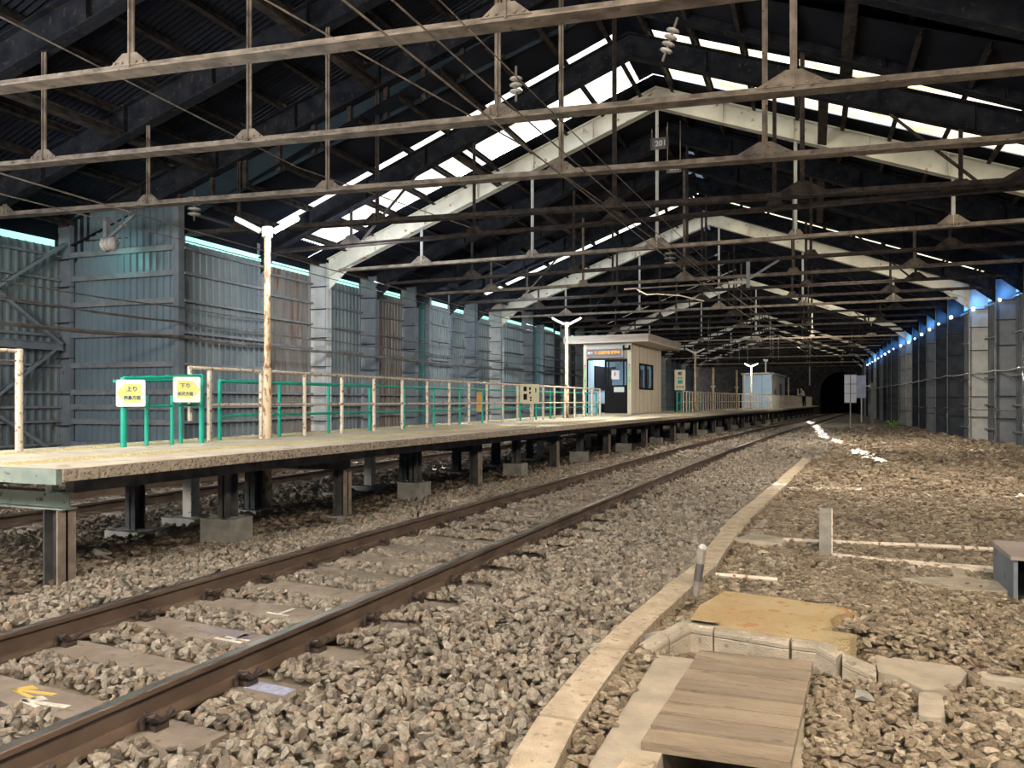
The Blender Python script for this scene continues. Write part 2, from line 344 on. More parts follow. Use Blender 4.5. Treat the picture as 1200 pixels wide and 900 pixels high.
for k in range(1, 32):
    near = k <= 4
    rx = ridgeX(k); Yc = FY[k]
    lx = -17.4 if near else lerp(XL, Yc); rxx = 7.4 if near else lerp(XR, Yc)
    zb = 10.15 if near else 9.26; sl = .378 if near else .375
    def bz(x): return zb-sl*abs(x-rx)
    def pt(x, z): return (x, rowY(k, x), z)
    t = empty('roof_truss', (rx, Yc, 0)); lab = truss_label(k)
    lit = k in LIT
    gm = M['girder_lit'] if lit else M['girder']; tm = M['tie'] if k in (1, 2, 3, 6, 8, 11, 14, 17, 20, 24, 28) else M['tie_dark']  # lit and unlit copies: brightness of girders and ties put into the colour
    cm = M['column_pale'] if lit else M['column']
    dh = .62 if near else .52
    g1 = 'dark distant steel trusses in the far half of the shed' if k > 17 else 'dark steel trusses between the skylight strips'
    tag(t, lab or ('one of the far steel trusses with thin tie beams near the tunnel end' if k > 17 else 'dark steel truss between two pale lit trusses'), 'roof truss', None if lab else g1)
    loc = Vector((rx, Yc, 0))
    def sub(p): return Vector(p)-loc
    for (xe) in (lx, rxx):
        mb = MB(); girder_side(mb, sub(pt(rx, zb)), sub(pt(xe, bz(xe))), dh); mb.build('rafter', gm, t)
        # column: deep I section, web faces along the shed
        s_ = 1 if xe > rx else -1
        mb = MB(); x0, x1 = sorted((xe, xe+s_*.68)); yy = rowY(k, xe); top = bz(xe)+dh
        dk = s_ > 0 and not lit and k % 4 != 2  # unlit right-hand webs take the darkened copy
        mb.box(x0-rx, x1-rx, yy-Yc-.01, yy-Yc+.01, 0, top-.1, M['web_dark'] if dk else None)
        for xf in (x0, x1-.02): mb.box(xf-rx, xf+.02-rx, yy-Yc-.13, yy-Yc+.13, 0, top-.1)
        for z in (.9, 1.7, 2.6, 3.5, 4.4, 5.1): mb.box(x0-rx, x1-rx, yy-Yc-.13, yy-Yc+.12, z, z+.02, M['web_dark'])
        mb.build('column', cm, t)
        # haunch plate
        mb = MB(); a = xe; b_ = xe-s_*.9
        mb.prism([sub(pt(a, bz(a)-.4)), sub(pt(b_, bz(b_))), sub(pt(a, bz(a)))], (0, .02, 0)); mb.build('haunch_plate', gm, t)
    # tie beam: double angle with a vertical leg facing the camera
    xa, xb = lx+.4, rxx-.4
    mb = MB(); tw = .11 if near else .09
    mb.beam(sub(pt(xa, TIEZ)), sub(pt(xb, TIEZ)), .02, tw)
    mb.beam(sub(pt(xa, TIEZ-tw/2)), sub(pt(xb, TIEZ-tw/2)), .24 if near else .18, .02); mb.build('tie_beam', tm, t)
    for i, hx in enumerate(HXN[k] if near else [q_+.35*((k*7) % 5-2)*(k != 6)*.5 for q_ in HX_FAR]):
        if hx < xa or hx > xb: continue
        mb = MB(); hw = .09 if near else .08
        mb.beam(sub(pt(hx, TIEZ)), sub(pt(hx, bz(hx)+.05)), hw, .02, up=(1, 0, 0)); mb.beam(sub(pt(hx, TIEZ)), sub(pt(hx, bz(hx)+.05)), .02, hw, up=(1, 0, 0))
        h = mb.build('hanger', M['column_pale'] if lit else tm, t)  # skylit hangers take the lighter copy too
        gw = (.47 if hx > -1.5 else .28) if near else (.20 if i % 2 else .36)
        gh = .24 if gw > .3 else .18
        mb = MB(); y0 = .028
        gx = [(-gw, .03), (gw, .03), (.1, gh), (-.1, gh)]
        mb.prism([Vector(sub(pt(hx+a, TIEZ+b_)))+Vector((0, -y0, 0)) for a, b_ in gx], (0, .016, 0))
        for q in range(5):
            if gw < .25 and q > 2: break
            xx = (q-2)*gw/2.8 if gw > .25 else (q-1)*.08
            c = sub(pt(hx+xx, TIEZ+.06)); mb.tube([c+Vector((0, -.05, 0)), c+Vector((0, -.02, 0))], .018, 6)
        mb.build('gusset_plate', tm, h)
    # steep diagonal strut
    if k in (5, 9, 12, 15):
        for hx in ((-12.3, -8.4) if near else (-10.84, 3.02)):
            s_ = -1 if hx < rx else 1
            mb = MB(); mb.beam(sub(pt(hx, TIEZ+.1)), sub(pt(hx-s_*1.6, bz(hx-s_*1.6))), .05, .05); mb.build('brace', M['tie_dark'], t)

# roof sheets, purlins, skylights
def sheet(mb, P, Q, Y0, Y1, pitch=.13, amp=.022, m=None):
    """corrugated sheet; P, Q=(x,z) ends down the slope, corrugations run down the slope"""
    n = max(2, int(round((Y1-Y0)/pitch*2))); b = len(mb.v)
    for i in range(n+1):
        y = Y0+(Y1-Y0)*i/n; a = amp if i % 2 else -amp
        mb.v += [(P[0], y, P[1]+a), (Q[0], y, Q[1]+a)]
    for i in range(n): mb.f.append((b+2*i, b+2*i+1, b+2*i+3, b+2*i+2)); mb.m.append(m)
keys = sorted(FY)
nwin = 0
def slit(Y): return lerp([(26, -3.85), (33, -4.25), (40.4, -4.95), (56, -5.15), (67, -5.55), (73, -6.1), (99, -6.3)], Y)
for k in range(1, 32):
    near = k < 4; rx = ridgeX(k if not (k == 4) else 5); Y0, Y1 = FY[k], FY[k+1]
    if k == 1: Y0 = 5.0
    if k == 3: Y1 = FY[4]+1.75
    if k == 4: Y0 = FY[4]-.9
    zr = (10.15+.62 if near else 9.26+.52)+.20; sl = .378 if near else .375
    lx = -18.4 if near else lerp(XL, Y0)-.95; rxx = 8.3 if near else lerp(XR, Y0)+.95
    spans = [(Y0, Y1, False)]
    if k+1 in LIT: spans = [(Y0, Y0+.02, False), (Y0-.10, Y1-.50, True), (Y1-.50, Y1, False)]
    elif k+2 in LIT: spans = [(Y0, Y1-.10, False)]
    par = empty('ceiling', (0, 0, 0)); tag(par, kind='structure', label='dark corrugated roof bay of the shed')
    for (a, b_, sky) in spans:
        if b_-a < .05: continue
        if not sky and b_ == Y1 and k+2 not in LIT and k > 4: b_ += .25
        for side in (-1, 1):
            xe = lx if side < 0 else rxx
            Q = (xe, zr-sl*abs(xe-rx))
            if not sky:
                P = (rx, zr); mb = MB()
                if 8 <= k < 23:                    # daylight slit beside the ridge
                    if side > 0: continue
                    ys_ = list(np.arange(a, b_-.1, .3))+[b_]
                    for ya, yb in zip(ys_[:-1], ys_[1:]):
                        g = slit((ya+yb)/2)+random.uniform(-.05, .05); hw = .13
                        if g > rx-hw and g < rx: g = rx-hw
                        if g < rx+hw and g >= rx: g = rx+hw
                        bps = sorted([(lx, g-hw), (g+hw, rx), (rx, rxx)] if g < rx else [(lx, rx), (rx, g-hw), (g+hw, rxx)])
                        for u0, u1 in bps:
                            if u1-u0 > .005: mb.poly([(u_, y_, zr-sl*abs(u_-rx)) for u_, y_ in ((u0, ya), (u1, ya), (u1, yb), (u0, yb))])
                else: sheet(mb, P, Q, a, b_)
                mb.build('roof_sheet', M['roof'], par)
            else:
                nwin += 1; mb = MB()
                q = rx+side*.35; e = rx+(xe-side*1.2-rx)
                sheet(mb, (q, zr-sl*abs(q-rx)), (e, zr-sl*abs(e-rx)), a, b_)
                w_ = mb.build('window_%d' % nwin, M['sky_cool'] if side < 0 else M['sky_warm'])
                tag(w_, kind='structure', label='daylit translucent skylight strip on the %s roof slope' % ('left' if side < 0 else 'right'))
                mb = MB(); sheet(mb, (rx, zr), (q, zr-sl*.35), a, b_); sheet(mb, (e, zr-sl*abs(e-rx)), Q, a, b_); mb.build('roof_sheet', M['roof'], par)
    # purlins
    x = rx+.45
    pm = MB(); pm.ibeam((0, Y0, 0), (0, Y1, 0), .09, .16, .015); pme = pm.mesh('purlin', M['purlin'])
    for side in (-1, 1):
        x = .45
        lim = (rx-lx) if side < 0 else (rxx-rx)
        while x < lim-.2:
            o = bpy.data.objects.new('purlin', pme); COL.objects.link(o); o.parent = par
            o.location = (rx+side*x, 0, zr-sl*x-.12); o.rotation_euler = (0, side*math.atan(sl), 0); x += 1.02
    if k in (1, 2, 3, 5, 7, 8, 12):       # longitudinal struts below the rafters
        zb = 10.15 if near else 9.26
        for xx in ((-13.4, -9.2, .6) if near else (-8.3, .2)):
            mb = MB(); z = zb-sl*abs(xx-rx)+.12
            mb.ibeam((xx, Y0+(.12*(xx+4.92) if near else 0), z), (xx, Y1+(.12*(xx+4.92) if k < 4 else 0), z), .2, .16); mb.build('strut', M['tie_dark'], par)

# panelled gable between the wide near roof and the lower far roof
mb = MB(); yy = 15.80
def ytop(x): return 10.15+.6-.378*abs(x+4.92)
def ybot(x): return 9.26+.52+.1-.375*abs(x+3.85)
pts = [-18.0, -4.92, -3.85, 8.0]
xs_ = np.arange(-18.0, 8.01, .9)
xs_ = sorted(set(list(xs_)+[-4.92, -3.85]))
def yl(x): return 15.57+.12*(x+4.92)+.14
for a, b_ in zip(xs_[:-1], xs_[1:]):
    za = ybot(a) if a > -15 else 5.0; zb_ = ybot(b_) if b_ > -15 else 5.0
    mb.prism([(a, yl(a), za), (b_, yl(b_), zb_), (b_, yl(b_), ytop(b_)), (a, yl(a), ytop(a))], (0, .03, 0))
o = mb.build('wall_gable', M['infill']); tag(o, kind='structure', label='dark teal panelled gable above the lower roof')
for a in xs_[::1]:
    z0 = ybot(a) if a > -15 else 5.0
    if ytop(a)-z0 < .3: continue
    mb = MB(); mb.box(a-.05, a+.05, yl(a)-.09, yl(a)-.01, z0, ytop(a)); mb.build('batten', M['tie_dark'], o)

# ---- side walls
def ribbed(mb, A, B, z0, z1, pitch=.21, depth=.05, m=None):
    """trapezoid ribbed sheet from plan point A to B"""
    A = Vector((*A, 0)); B = Vector((*B, 0)); L = (B-A).length; d = (B-A)/L; nn = Vector((d.y, -d.x, 0)); n = max(1, int(round(L/pitch))); p = L/n
    pts = []
    for i in range(n):
        for s_, dd in ((0, 0), (.62, 0), (.70, depth), (.92, depth)): pts.append(A+d*(i+s_)*p+nn*dd)
    pts.append(B); b = len(mb.v)
    for q in pts: mb.v += [(q.x, q.y, z0), (q.x, q.y, z1)]
    for i in range(len(pts)-1): mb.f.append((b+2*i, b+2*i+2, b+2*i+3, b+2*i+1)); mb.m.append(m)
GZ = [.45, 1.02, 1.38, 1.75, 2.42, 3.18, 3.94, 4.6, 5.2]
def wall_run(side, A, B, m, ztop, label, glow=None, girtz=GZ, gd=.1, glow_h=.16, soft=None, bands=()):
    mb = MB(); ribbed(mb, A, B, 0, ztop)
    w_ = mb.build('wall_%s' % side, m); tag(w_, kind='structure', label=label)
    A3 = Vector((*A, 0)); B3 = Vector((*B, 0)); d = (B3-A3).normalized(); nn = Vector((d.y, -d.x, 0))
    for z in girtz:
        if z > ztop-.1: continue
        h = .13 if z in bands else .06
        mb = MB(); mb.beam(A3+nn*(.035+gd/2)+Vector((0, 0, z)), B3+nn*(.035+gd/2)+Vector((0, 0, z)), gd, h); mb.build('girt', M['girt'], w_)
    if ztop < 6 and side != 'gable':
        mb = MB(); zz = ztop+(glow_h if glow else 0)+.28; mb.beam(A3+Vector((0, 0, zz)), B3+Vector((0, 0, zz)), .02, .56); mb.build('eave_panel', M['roof'], w_)
    if glow:
        mb = MB(); mb.beam(A3+nn*.03+d*.12+Vector((0, 0, ztop+glow_h/2)), B3+nn*.03-d*.12+Vector((0, 0, ztop+glow_h/2)), .02, glow_h); mb.build('translucent_strip', glow, w_)
    return w_
# left near wall (wide part), normal faces +X: run from far to near so nn points inward
wall_run('left', (-17.95, 0.5), (-17.95, 14.04), M['sheet'], 5.45, 'grey ribbed left wall beside the X bracing', M['glow_teal'])
for a, b_ in (((10.9, 5.2), (13.9, 3.0)), ((10.9, 3.0), (13.9, 5.3)), ((10.9, 2.9), (13.9, .3)), ((10.9, .3), (13.9, 2.9))):
    pass
br = empty('wall_bracing', (-17.65, 12.2, 0)); tag(br, 'crossed grey steel angle bracing on the left wall beyond the platform end', 'bracing')
for a, b_ in (((-2.1, 5.6), (1.7, 2.95)), ((-1.6, 2.95), (1.8, 5.5)), ((-2.1, 2.6), (1.6, .2)), ((-1.8, .2), (1.5, 2.8)), ):
    mb = MB(); mb.beam((0, a[0], a[1]), (0, b_[0], b_[1]), .07, .11, up=(1, 0, 0)); mb.build('diagonal', M['column'], br)
mb = MB(); mb.ibeam((0, -6, 2.9), (0, 1.75, 2.9), .1, .2); mb.build('rail_beam', M['column'], br)
# first cross wall facing the camera
cw = wall_run('left', (-17.42, 14.10), (-14.15, 14.22), M['sheet_teal'], 6.3, 'blue-grey ribbed cross wall facing the camera behind the direction signs', None, bands=tuple(GZ))
mb = MB(); mb.box(-14.2, -14.02, 14.1, 14.28, 0, 6.2); o = mb.build('corner_post', M['column'], cw)
lamp('POINT', 'fill_teal_left', (-15.6, 13.6, 5.0), 9, (.35, 1, .85), radius=.15)  # teal light added for the glow near the cross wall top
lamp('AREA', 'fill_eave_left', (-17.3, 9.5, 5.3), 8, (.45, 1, .9), (-12, 9.5, 0), .3, 6)  # another added teal light, just below the eave strip of the left wall
protr = [(14.25, 16.9), (26.6, 28.7), (37.6, 40.4)]
mats_bay = {5: 'sheet_rust', 7: 'sheet_rust', 6: 'sheet', 8: 'sheet', 9: 'sheet', 4: 'sheet'}
wall_run('left', (-14.12, 14.28), (-14.12, 17.3), M['sheet_rust'] if False else M['sheet'], 5.35, 'grey ribbed wall bay beyond the corner post', M['glow_teal'])
for k in range(5, 31):
    Y0, Y1 = FY[k]+.14, FY[k+1]-.14
    x0 = lerp(XL, FY[k+1])-.62; flush = k in (8, 12)
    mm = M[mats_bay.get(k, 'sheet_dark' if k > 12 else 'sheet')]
    lab = 'grey ribbed left wall bay between two columns'
    if flush:
        xf = x0+.60; ym = (Y0+Y1)/2-.35
        wall_run('left', (x0, Y0), (x0, ym), M['sheet'], 5.45, lab, None)
        wall_run('left', (x0, ym), (xf, ym), M['glow_teal_soft'], 5.6, 'narrow translucent teal cross wall set into the left wall', None)
        mb = MB(); mb.box(xf-.1, xf+.06, ym-.1, ym+.06, 0, 5.6); o = mb.build('trim_%d' % (k), M['column']); tag(o, kind='structure')
        wall_run('left', (xf, ym), (xf, Y1), M['sheet'], 5.35, lab, M['glow_teal'])
    else:
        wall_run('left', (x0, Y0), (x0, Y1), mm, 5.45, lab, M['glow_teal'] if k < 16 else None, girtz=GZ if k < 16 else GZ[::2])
# right wall
for k in range(5, 31):
    Y0, Y1 = FY[k]+.02, FY[k+1]-.02
    xa, xb = lerp(XR, FY[k])+.64, lerp(XR, FY[k+1])+.64
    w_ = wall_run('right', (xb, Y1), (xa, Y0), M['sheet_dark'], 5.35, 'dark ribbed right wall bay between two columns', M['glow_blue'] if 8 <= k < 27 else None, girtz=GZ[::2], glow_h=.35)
    if 7 <= k <= 26:
        # glowing disc and blue light added here to imitate daylight; no opening in the sheeting
        xg = xb-.64+.14
        mb = MB(); mb.tube([(xg, Y1-.04, 5.12), (xg, Y1-.01, 5.12)], .05+.012*(k % 3), 10); mb.build('added_glow', M['glow_white'], w_)  # emissive disc set before the column web, stands in for a daylight glint
        lamp('POINT', 'fill_blue_right', (xg+.15, Y1-.30, 5.35), 12, (.08, .40, 1), radius=.05)  # blue light added for the glow at the wall top
    if k in (9, 10, 11):
        mb = MB(); mb.box(xa-.16, xa-.1, Y1-.25, Y1-.1, .05, .22); mb.build('added_glow', M['glow_white'], w_)  # emissive box added at the wall foot, with no opening behind it
# conduit along right wall
def wire(name, pts, r, m, label, cat, group=None, n=6):
    mb = MB(); mb.tube(pts, r, n); o = mb.build(name, m); tag(o, label, cat, group); return o
def sag(a, b_, s_, n=8):
    a = Vector(a); b_ = Vector(b_); return [a.lerp(b_, i/n)-Vector((0, 0, s_*4*(i/n)*(1-i/n))) for i in range(n+1)]
pr = []
for k in range(8, 30): pr += sag((lerp(XR, FY[k])-.05, FY[k], 2.62), (lerp(XR, FY[k+1])-.05, FY[k+1], 2.62), .05, 3)[:-1]
wire('cable', pr, .028, M['column_pale'], 'grey cable looping from column to column along the right wall', 'cable')
pr = []
for k in range(8, 20): pr += sag((lerp(XR, FY[k])-.04, FY[k], 1.25), (lerp(XR, FY[k+1])-.04, FY[k+1], 1.25), .06, 3)[:-1]
wire('cable', pr, .014, M['wire'], 'thin lower cable sagging along the foot of the right wall', 'cable')
# cables on left wall
for i, (z, r, lab) in enumerate(((3.05, .045, 'thick dark cable along the left wall above the platform railing'), (3.75, .016, 'thin upper cable strung along the left wall'), (3.4, .026, 'middle cable strung along the left wall'))):
    pr = sag((-13.4, 6.5, z+.1*i), (-13.9, 14.2, z), .12, 6)[:-1]
    last = (-13.9, 14.2)
    for k in range(5, 22):
        nx_ = (lerp(XL, FY[k])+.24, FY[k]); pr += sag((*last, z), (*nx_, z), .04, 3)[:-1]; last = nx_
    wire('cable', pr, r, M['wire'], lab, 'cable')

# overhead wires over the track
def alongtrack(x0, z, Ya, Yb, n=40):
    return [(tc(Ya+(Yb-Ya)*i/n)*1.0+x0, Ya+(Yb-Ya)*i/n, z) for i in range(n+1)]
wire('overhead_wire', alongtrack(.05, 4.82, 3, 98), .011, M['tie'], 'lower contact wire over the front track', 'wire')
wire('overhead_wire', alongtrack(.05, 5.18, 3, 98), .010, M['tie'], 'upper messenger wire over the front track', 'wire')
wire('overhead_wire', alongtrack(.28, 5.36, 3, 60), .008, M['tie'], 'third wire beside the messenger wire of the front track', 'wire')
wire('overhead_wire', [(-9.8, 3, 4.55), (-9.8, 10, 4.42), (-9.9, 20, 4.4), (-10, 30, 4.4)], .011, M['wire'], 'contact wire over the rear track behind the platform', 'wire')
wire('overhead_wire', [(-9.8, 3, 4.2), (-9.8, 10, 4.22), (-9.9, 20, 4.2), (-10, 30, 4.2)], .009, M['wire'], 'lowest wire over the rear track', 'wire')
wire('overhead_wire', [(-9.8, 4, 6.6), (-9.8, 13, 6.3), (-8.4, 20, 6.2)], .012, M['tie'], 'high feeder wire crossing the roof space on the left', 'wire')
wire('overhead_wire', [(-6.6, 5.2, 6.4), (-4.6, 12, 5.85), (-3.4, 22, 5.5), (-2.4, 32, 5.3)], .012, M['tie'], 'slanting feeder wire running down towards the track', 'wire')

# ---- tunnel portal
mb = MB(); Yp = 99.5; n = 20; cx, rr, spring = 3.0, 2.15, 2.85
arch = [(cx-rr, -.3)]+[(cx-rr*math.cos(math.pi*i/n), spring+rr*math.sin(math.pi*i/n)) for i in range(n+1)]+[(cx+rr, -.3)]
outer = [(-15, -.3)]+[(-15+(22*i/n), 10.5) for i in range(n+1)]+[(8, -.3)]
for i in range(len(arch)-1):
    mb.poly([(arch[i][0], Yp, arch[i][1]), (arch[i+1][0], Yp, arch[i+1][1]), (outer[i+1][0], Yp, outer[i+1][1]), (outer[i][0], Yp, outer[i][1])][::-1])
    mb.poly([(arch[i][0], Yp, arch[i][1]), (arch[i][0], Yp+12, arch[i][1]), (arch[i+1][0], Yp+12, arch[i+1][1]), (arch[i+1][0], Yp, arch[i+1][1])], M['void'])
mb.poly([(a, Yp+12, b_) for a, b_ in arch], M['void'])
o = mb.build('wall_back', M['brick']); tag(o, kind='structure', label='stone end wall with the dark tunnel mouth')
mb = MB()
for i in range(1, len(arch)-2):
    a0 = math.pi*(i-1)/n; a1 = math.pi*i/n-.01
    mb.prism([(cx-r_*math.cos(a), Yp-.12, spring+r_*math.sin(a)) for r_, a in ((rr, a0), (rr, a1), (rr+.45, a1), (rr+.45, a0))], (0, .12, 0))
mb.build('arch_ring', M['brick'], o)
pier = empty('portal_pier', (-.3, 98.6, 0)); tag(pier, 'stone pier with a thin pipe left of the tunnel mouth', 'pier')
MB().box(-1.1, 1.0, -.3, .6, 0, 3.4).build('base', M['brick'], pier); MB().box(-.5, .3, -.2, .5, 3.4, 5.2).build('cap', M['brick'], pier)
MB().tube([(-.1, -.35, 3.4), (-.1, -.35, 6.4)], .08).build('pipe', M['block'], pier)

# ------------------------------------------------------------------ tracks
RP = [(-.065, 0), (.065, 0), (.065, .012), (.014, .032), (.010, .038), (.010, .118), (.033, .132), (.034, .155), (.026, .160), (-.026, .160), (-.034, .155), (-.033, .132), (-.010, .118), (-.010, .038), (-.014, .032), (-.065, .012)]
rm = [None]*16; rm[8] = M['railtop']
def rail(x0, path, label):
    mb = MB(); mb.sweep(RP, path, rm); o = mb.build('rail', M['rail']); tag(o, label, 'rail'); return o
def tpath(off, Ya, Yb, st=1.0):
    out = []; y = Ya
    while y <= Yb+1e-6:
        th = tdir(y); out.append((tc(y)+off*math.cos(th), y-off*math.sin(th), 0)); y += st
    return out
rail(0, tpath(.752, -1, 108), 'near rail of the front track, closest to the camera')
rail(0, tpath(-.752, -1, 108), 'far rail of the front track, on the platform side')
rail(0, [(-9.1, y, 0) for y in np.arange(0, 34, 2.)], 'rail behind the platform, nearer to it')
rail(0, [(-10.6, y, 0) for y in np.arange(0, 34, 2.)], 'outer rail of the rear track below the left wall')
# sleeper prototype
def make_sleeper():
    r = empty('sleeper', (0, 0, 0))
    mb = MB(); mb.prism([(-1.2, -.14, -.16), (-1.2, .14, -.16), (-1.2, .115, .003), (-1.2, -.115, .003)], (2.4, 0, 0)); mb.build('body', M['sleeper'], r)
    for sx, x0 in ((-1, -.752), (1, -.752), (-1, .752), (1, .752)):
        c = x0+sx*.118; mb = MB()
        mb.box(c-.035, c+.03, -.03, .045, 0, .03)
        pts = [(c-sx*.035, -.05, .012), (c-sx*.03, -.055, .055), (c-sx*.005, -.05, .088), (c+sx*.025, -.035, .08), (c+sx*.03, -.005, .05), (c+sx*.01, .03, .042), (c+sx*.0, .065, .05), (c+sx*.0, .09, .065)]
        mb.tube(pts, .015, 7)
        mb.tube([(c-sx*.045, -.02, .03), (c-sx*.05, .0, .045), (c-sx*.045, .035, .03)], .013, 6); mb.build('rail_clip', M['clip'], r)
    return r
sl0 = make_sleeper(); sg = 'concrete sleepers of the front track'
SP = .604; SLY = []
i = 0; first = True
y = 3.40-SP*5
special = {}
while y < 104:
    if first: s_ = sl0; first = False
    elif y < 40: s_ = copy_tree(sl0)
    else:
        s_ = bpy.data.objects.new('sleeper', sl0.children[0].data); COL.objects.link(s_)
    s_.location = (tc(y), y, 0); s_.rotation_euler = (0, 0, -tdir(y)-R(3.0))
    tag(s_, 'brown concrete sleeper under the rails of the front track', 'sleeper', sg)
    special[i] = s_; SLY.append(y); i += 1; y += SP*(1 if y < 30 else 1.0)
for j in range(40):
    s_ = bpy.data.objects.new('sleeper', sl0.children[0].data); COL.objects.link(s_); s_.location = (-9.85, 1+j*.62, 0)
    tag(s_, 'dark sleeper under the rear track behind the platform', 'sleeper', 'sleepers of the rear track')
def near_sleeper(Y): return special[int(np.argmin([abs(a-Y) for a in SLY]))]
def strokes(s_, polys, m, name, lab):
    mb = MB()
    for p in polys: mb.prism([(x, y_, .0035) for x, y_ in p], (0, 0, .003))
    o = mb.build(name, m, s_); o['label'] = lab
yp = mat('paint_yellow', (.70, .48, .10), (.6, .42, .12), scale=20); wp = mat('paint_white', (.80, .77, .70), (.6, .56, .5), scale=20); bp = mat('paint_blue', (.42, .46, .66), (.3, .3, .42), scale=25)
sA = near_sleeper(2.8)
def arrow(cx_, cy_, L_, wd):     # points to -x, barbs
    return [[(cx_, cy_), (cx_+L_, cy_+.055), (cx_+L_, cy_+.055-wd), (cx_+.02, cy_-wd*.6)], [(cx_, cy_), (cx_+.05, cy_+.07), (cx_+.12, cy_+.055), (cx_+.03, cy_-.01)], [(cx_, cy_), (cx_+L_*.9, cy_-.03), (cx_+L_*.9, cy_-.055), (cx_+.01, cy_-.02)]]
strokes(sA, arrow(-.24, .02, .28, .03), yp, 'painted_arrow', 'faded yellow painted arrow'); strokes(sA, arrow(-.05, -.05, .30, .035), wp, 'painted_arrow', 'white painted arrow')
t_ = text('72.5', .12, wp, sA, (-.48, .0, .0045), (0, 0, R(-20)), 'painted_number'); 
sB = near_sleeper(3.99)
strokes(sB, [[(.10, -.07), (.36, -.07), (.36, -.095), (.10, -.095)], [(.14, -.02), (.34, -.02), (.34, -.04), (.14, -.04)], [(.20, .06), (.28, .06), (.28, .04), (.20, .04)], [(.22, .06), (.25, .06), (.25, -.08), (.22, -.08)]], wp, 'painted_mark', 'white painted mark of crossed bars')
strokes(sB, [[(-.15, .09), (.3, .09), (.3, -.03), (-.15, -.02)]], mat('paint_blue_worn', (.20, .19, .24), (.26, .21, .18), scale=14), 'worn_paint', 'worn bluish paint patch')
sC = near_sleeper(4.6)
strokes(sC, [[(0, -.075), (.2, -.075), (.2, -.095), (0, -.095)], [(.09, .08), (.115, .08), (.115, -.08), (.09, -.08)]], wp, 'painted_mark', 'white painted T mark')
sD = near_sleeper(3.4)
strokes(sD, [[(.88, .06), (1.15, .06), (1.15, -.04), (.88, -.04)]], bp, 'painted_patch', 'pale blue painted patch')

# ------------------------------------------------------------------ platform
pf = empty('platform', (0, 0, 0)); tag(pf, 'raised concrete island platform on steel legs between the two tracks', 'platform')
Ys = [4.3]+[6.0+2*i for i in range(0, 44)]
YE = 92
for a, b_ in zip(Ys[:-1], Ys[1:]):
    if a >= YE: break
    g = .006
    mb = MB(); f0, f1 = edge(a), edge(b_); k0, k1 = lerp(BACK, a), lerp(BACK, b_)
    mb.prism([(k0, a+g, DZ-.10), (f0, a+g, DZ-.10), (f1, b_-g, DZ-.10), (k1, b_-g, DZ-.10)], (0, 0, .10))
    # rough exposed nosing on the front
    mb.prism([(f0, a+g, DZ-.10), (f0+.012, a+g, DZ-.10), (f1+.012, b_-g, DZ-.10), (f1, b_-g, DZ-.10)], (0, 0, .094), M['deckedge'])
    mb.build('deck_slab', M['deck'], pf)
def strip_path(fn, Ya, Yb, st=2): return [(fn(y), y, DZ) for y in np.arange(Ya, Yb, st)]
for fn, nm in ((lambda y: edge(y)-.82, 'front'), (lambda y: lerp(BACK, y)+.55, 'rear')):
    mb = MB(); mb.sweep([(-.14, 0), (.14, 0), (.14, .006), (-.14, .006)], strip_path(fn, 4.4, 91 if nm == 'front' else 29))
    y = 4.5
    while y < 26:
        for dx in (-.09, -.03, .03, .09): mb.box(fn(y)+dx-.016, fn(y)+dx+.016, y-.02, y+.02, DZ+.006, DZ+.012)
        y += .1
    mb.build('tactile_strip', M['tactile'], pf)
mb = MB()
for off in (.30, 1.55, 2.4):
    mb.sweep([(-.05, -.13), (.05, -.13), (.05, 0), (-.05, 0)], [(edge(y)-off, y, DZ-.10) for y in np.arange(4.6, 92, 3.)])
mb.build('long_beam', M['leg'], pf)
MB().box(lerp(BACK, 4.3), edge(4.3)-.0, 4.25, 4.3, DZ-.12, DZ+.0).build('end_fascia', M['greenmetal'], pf)
def hleg(x, y, z0, z1, m, w=.17, name='leg', flange=None):
    mb = MB(); mb.box(x-w/2, x+w/2, y-w/2, y-w/2+.016, z0, z1, flange); mb.box(x-w/2, x+w/2, y+w/2-.016, y+w/2, z0, z1); mb.box(x-.01, x+.01, y-w/2, y+w/2, z0, z1)
    return mb.build(name, m, pf)
def legx(x, y, z0, z1, m, w=.17, flange=None):
    mb = MB(); mb.box(x+w/2-.016, x+w/2, y-w/2, y+w/2, z0, z1, flange); mb.box(x-w/2, x-w/2+.016, y-w/2, y+w/2, z0, z1); mb.box(x-w/2, x+w/2, y-.01, y+.01, z0, z1)
    return mb.build('leg', m, pf)
y = 4.65; k = 0
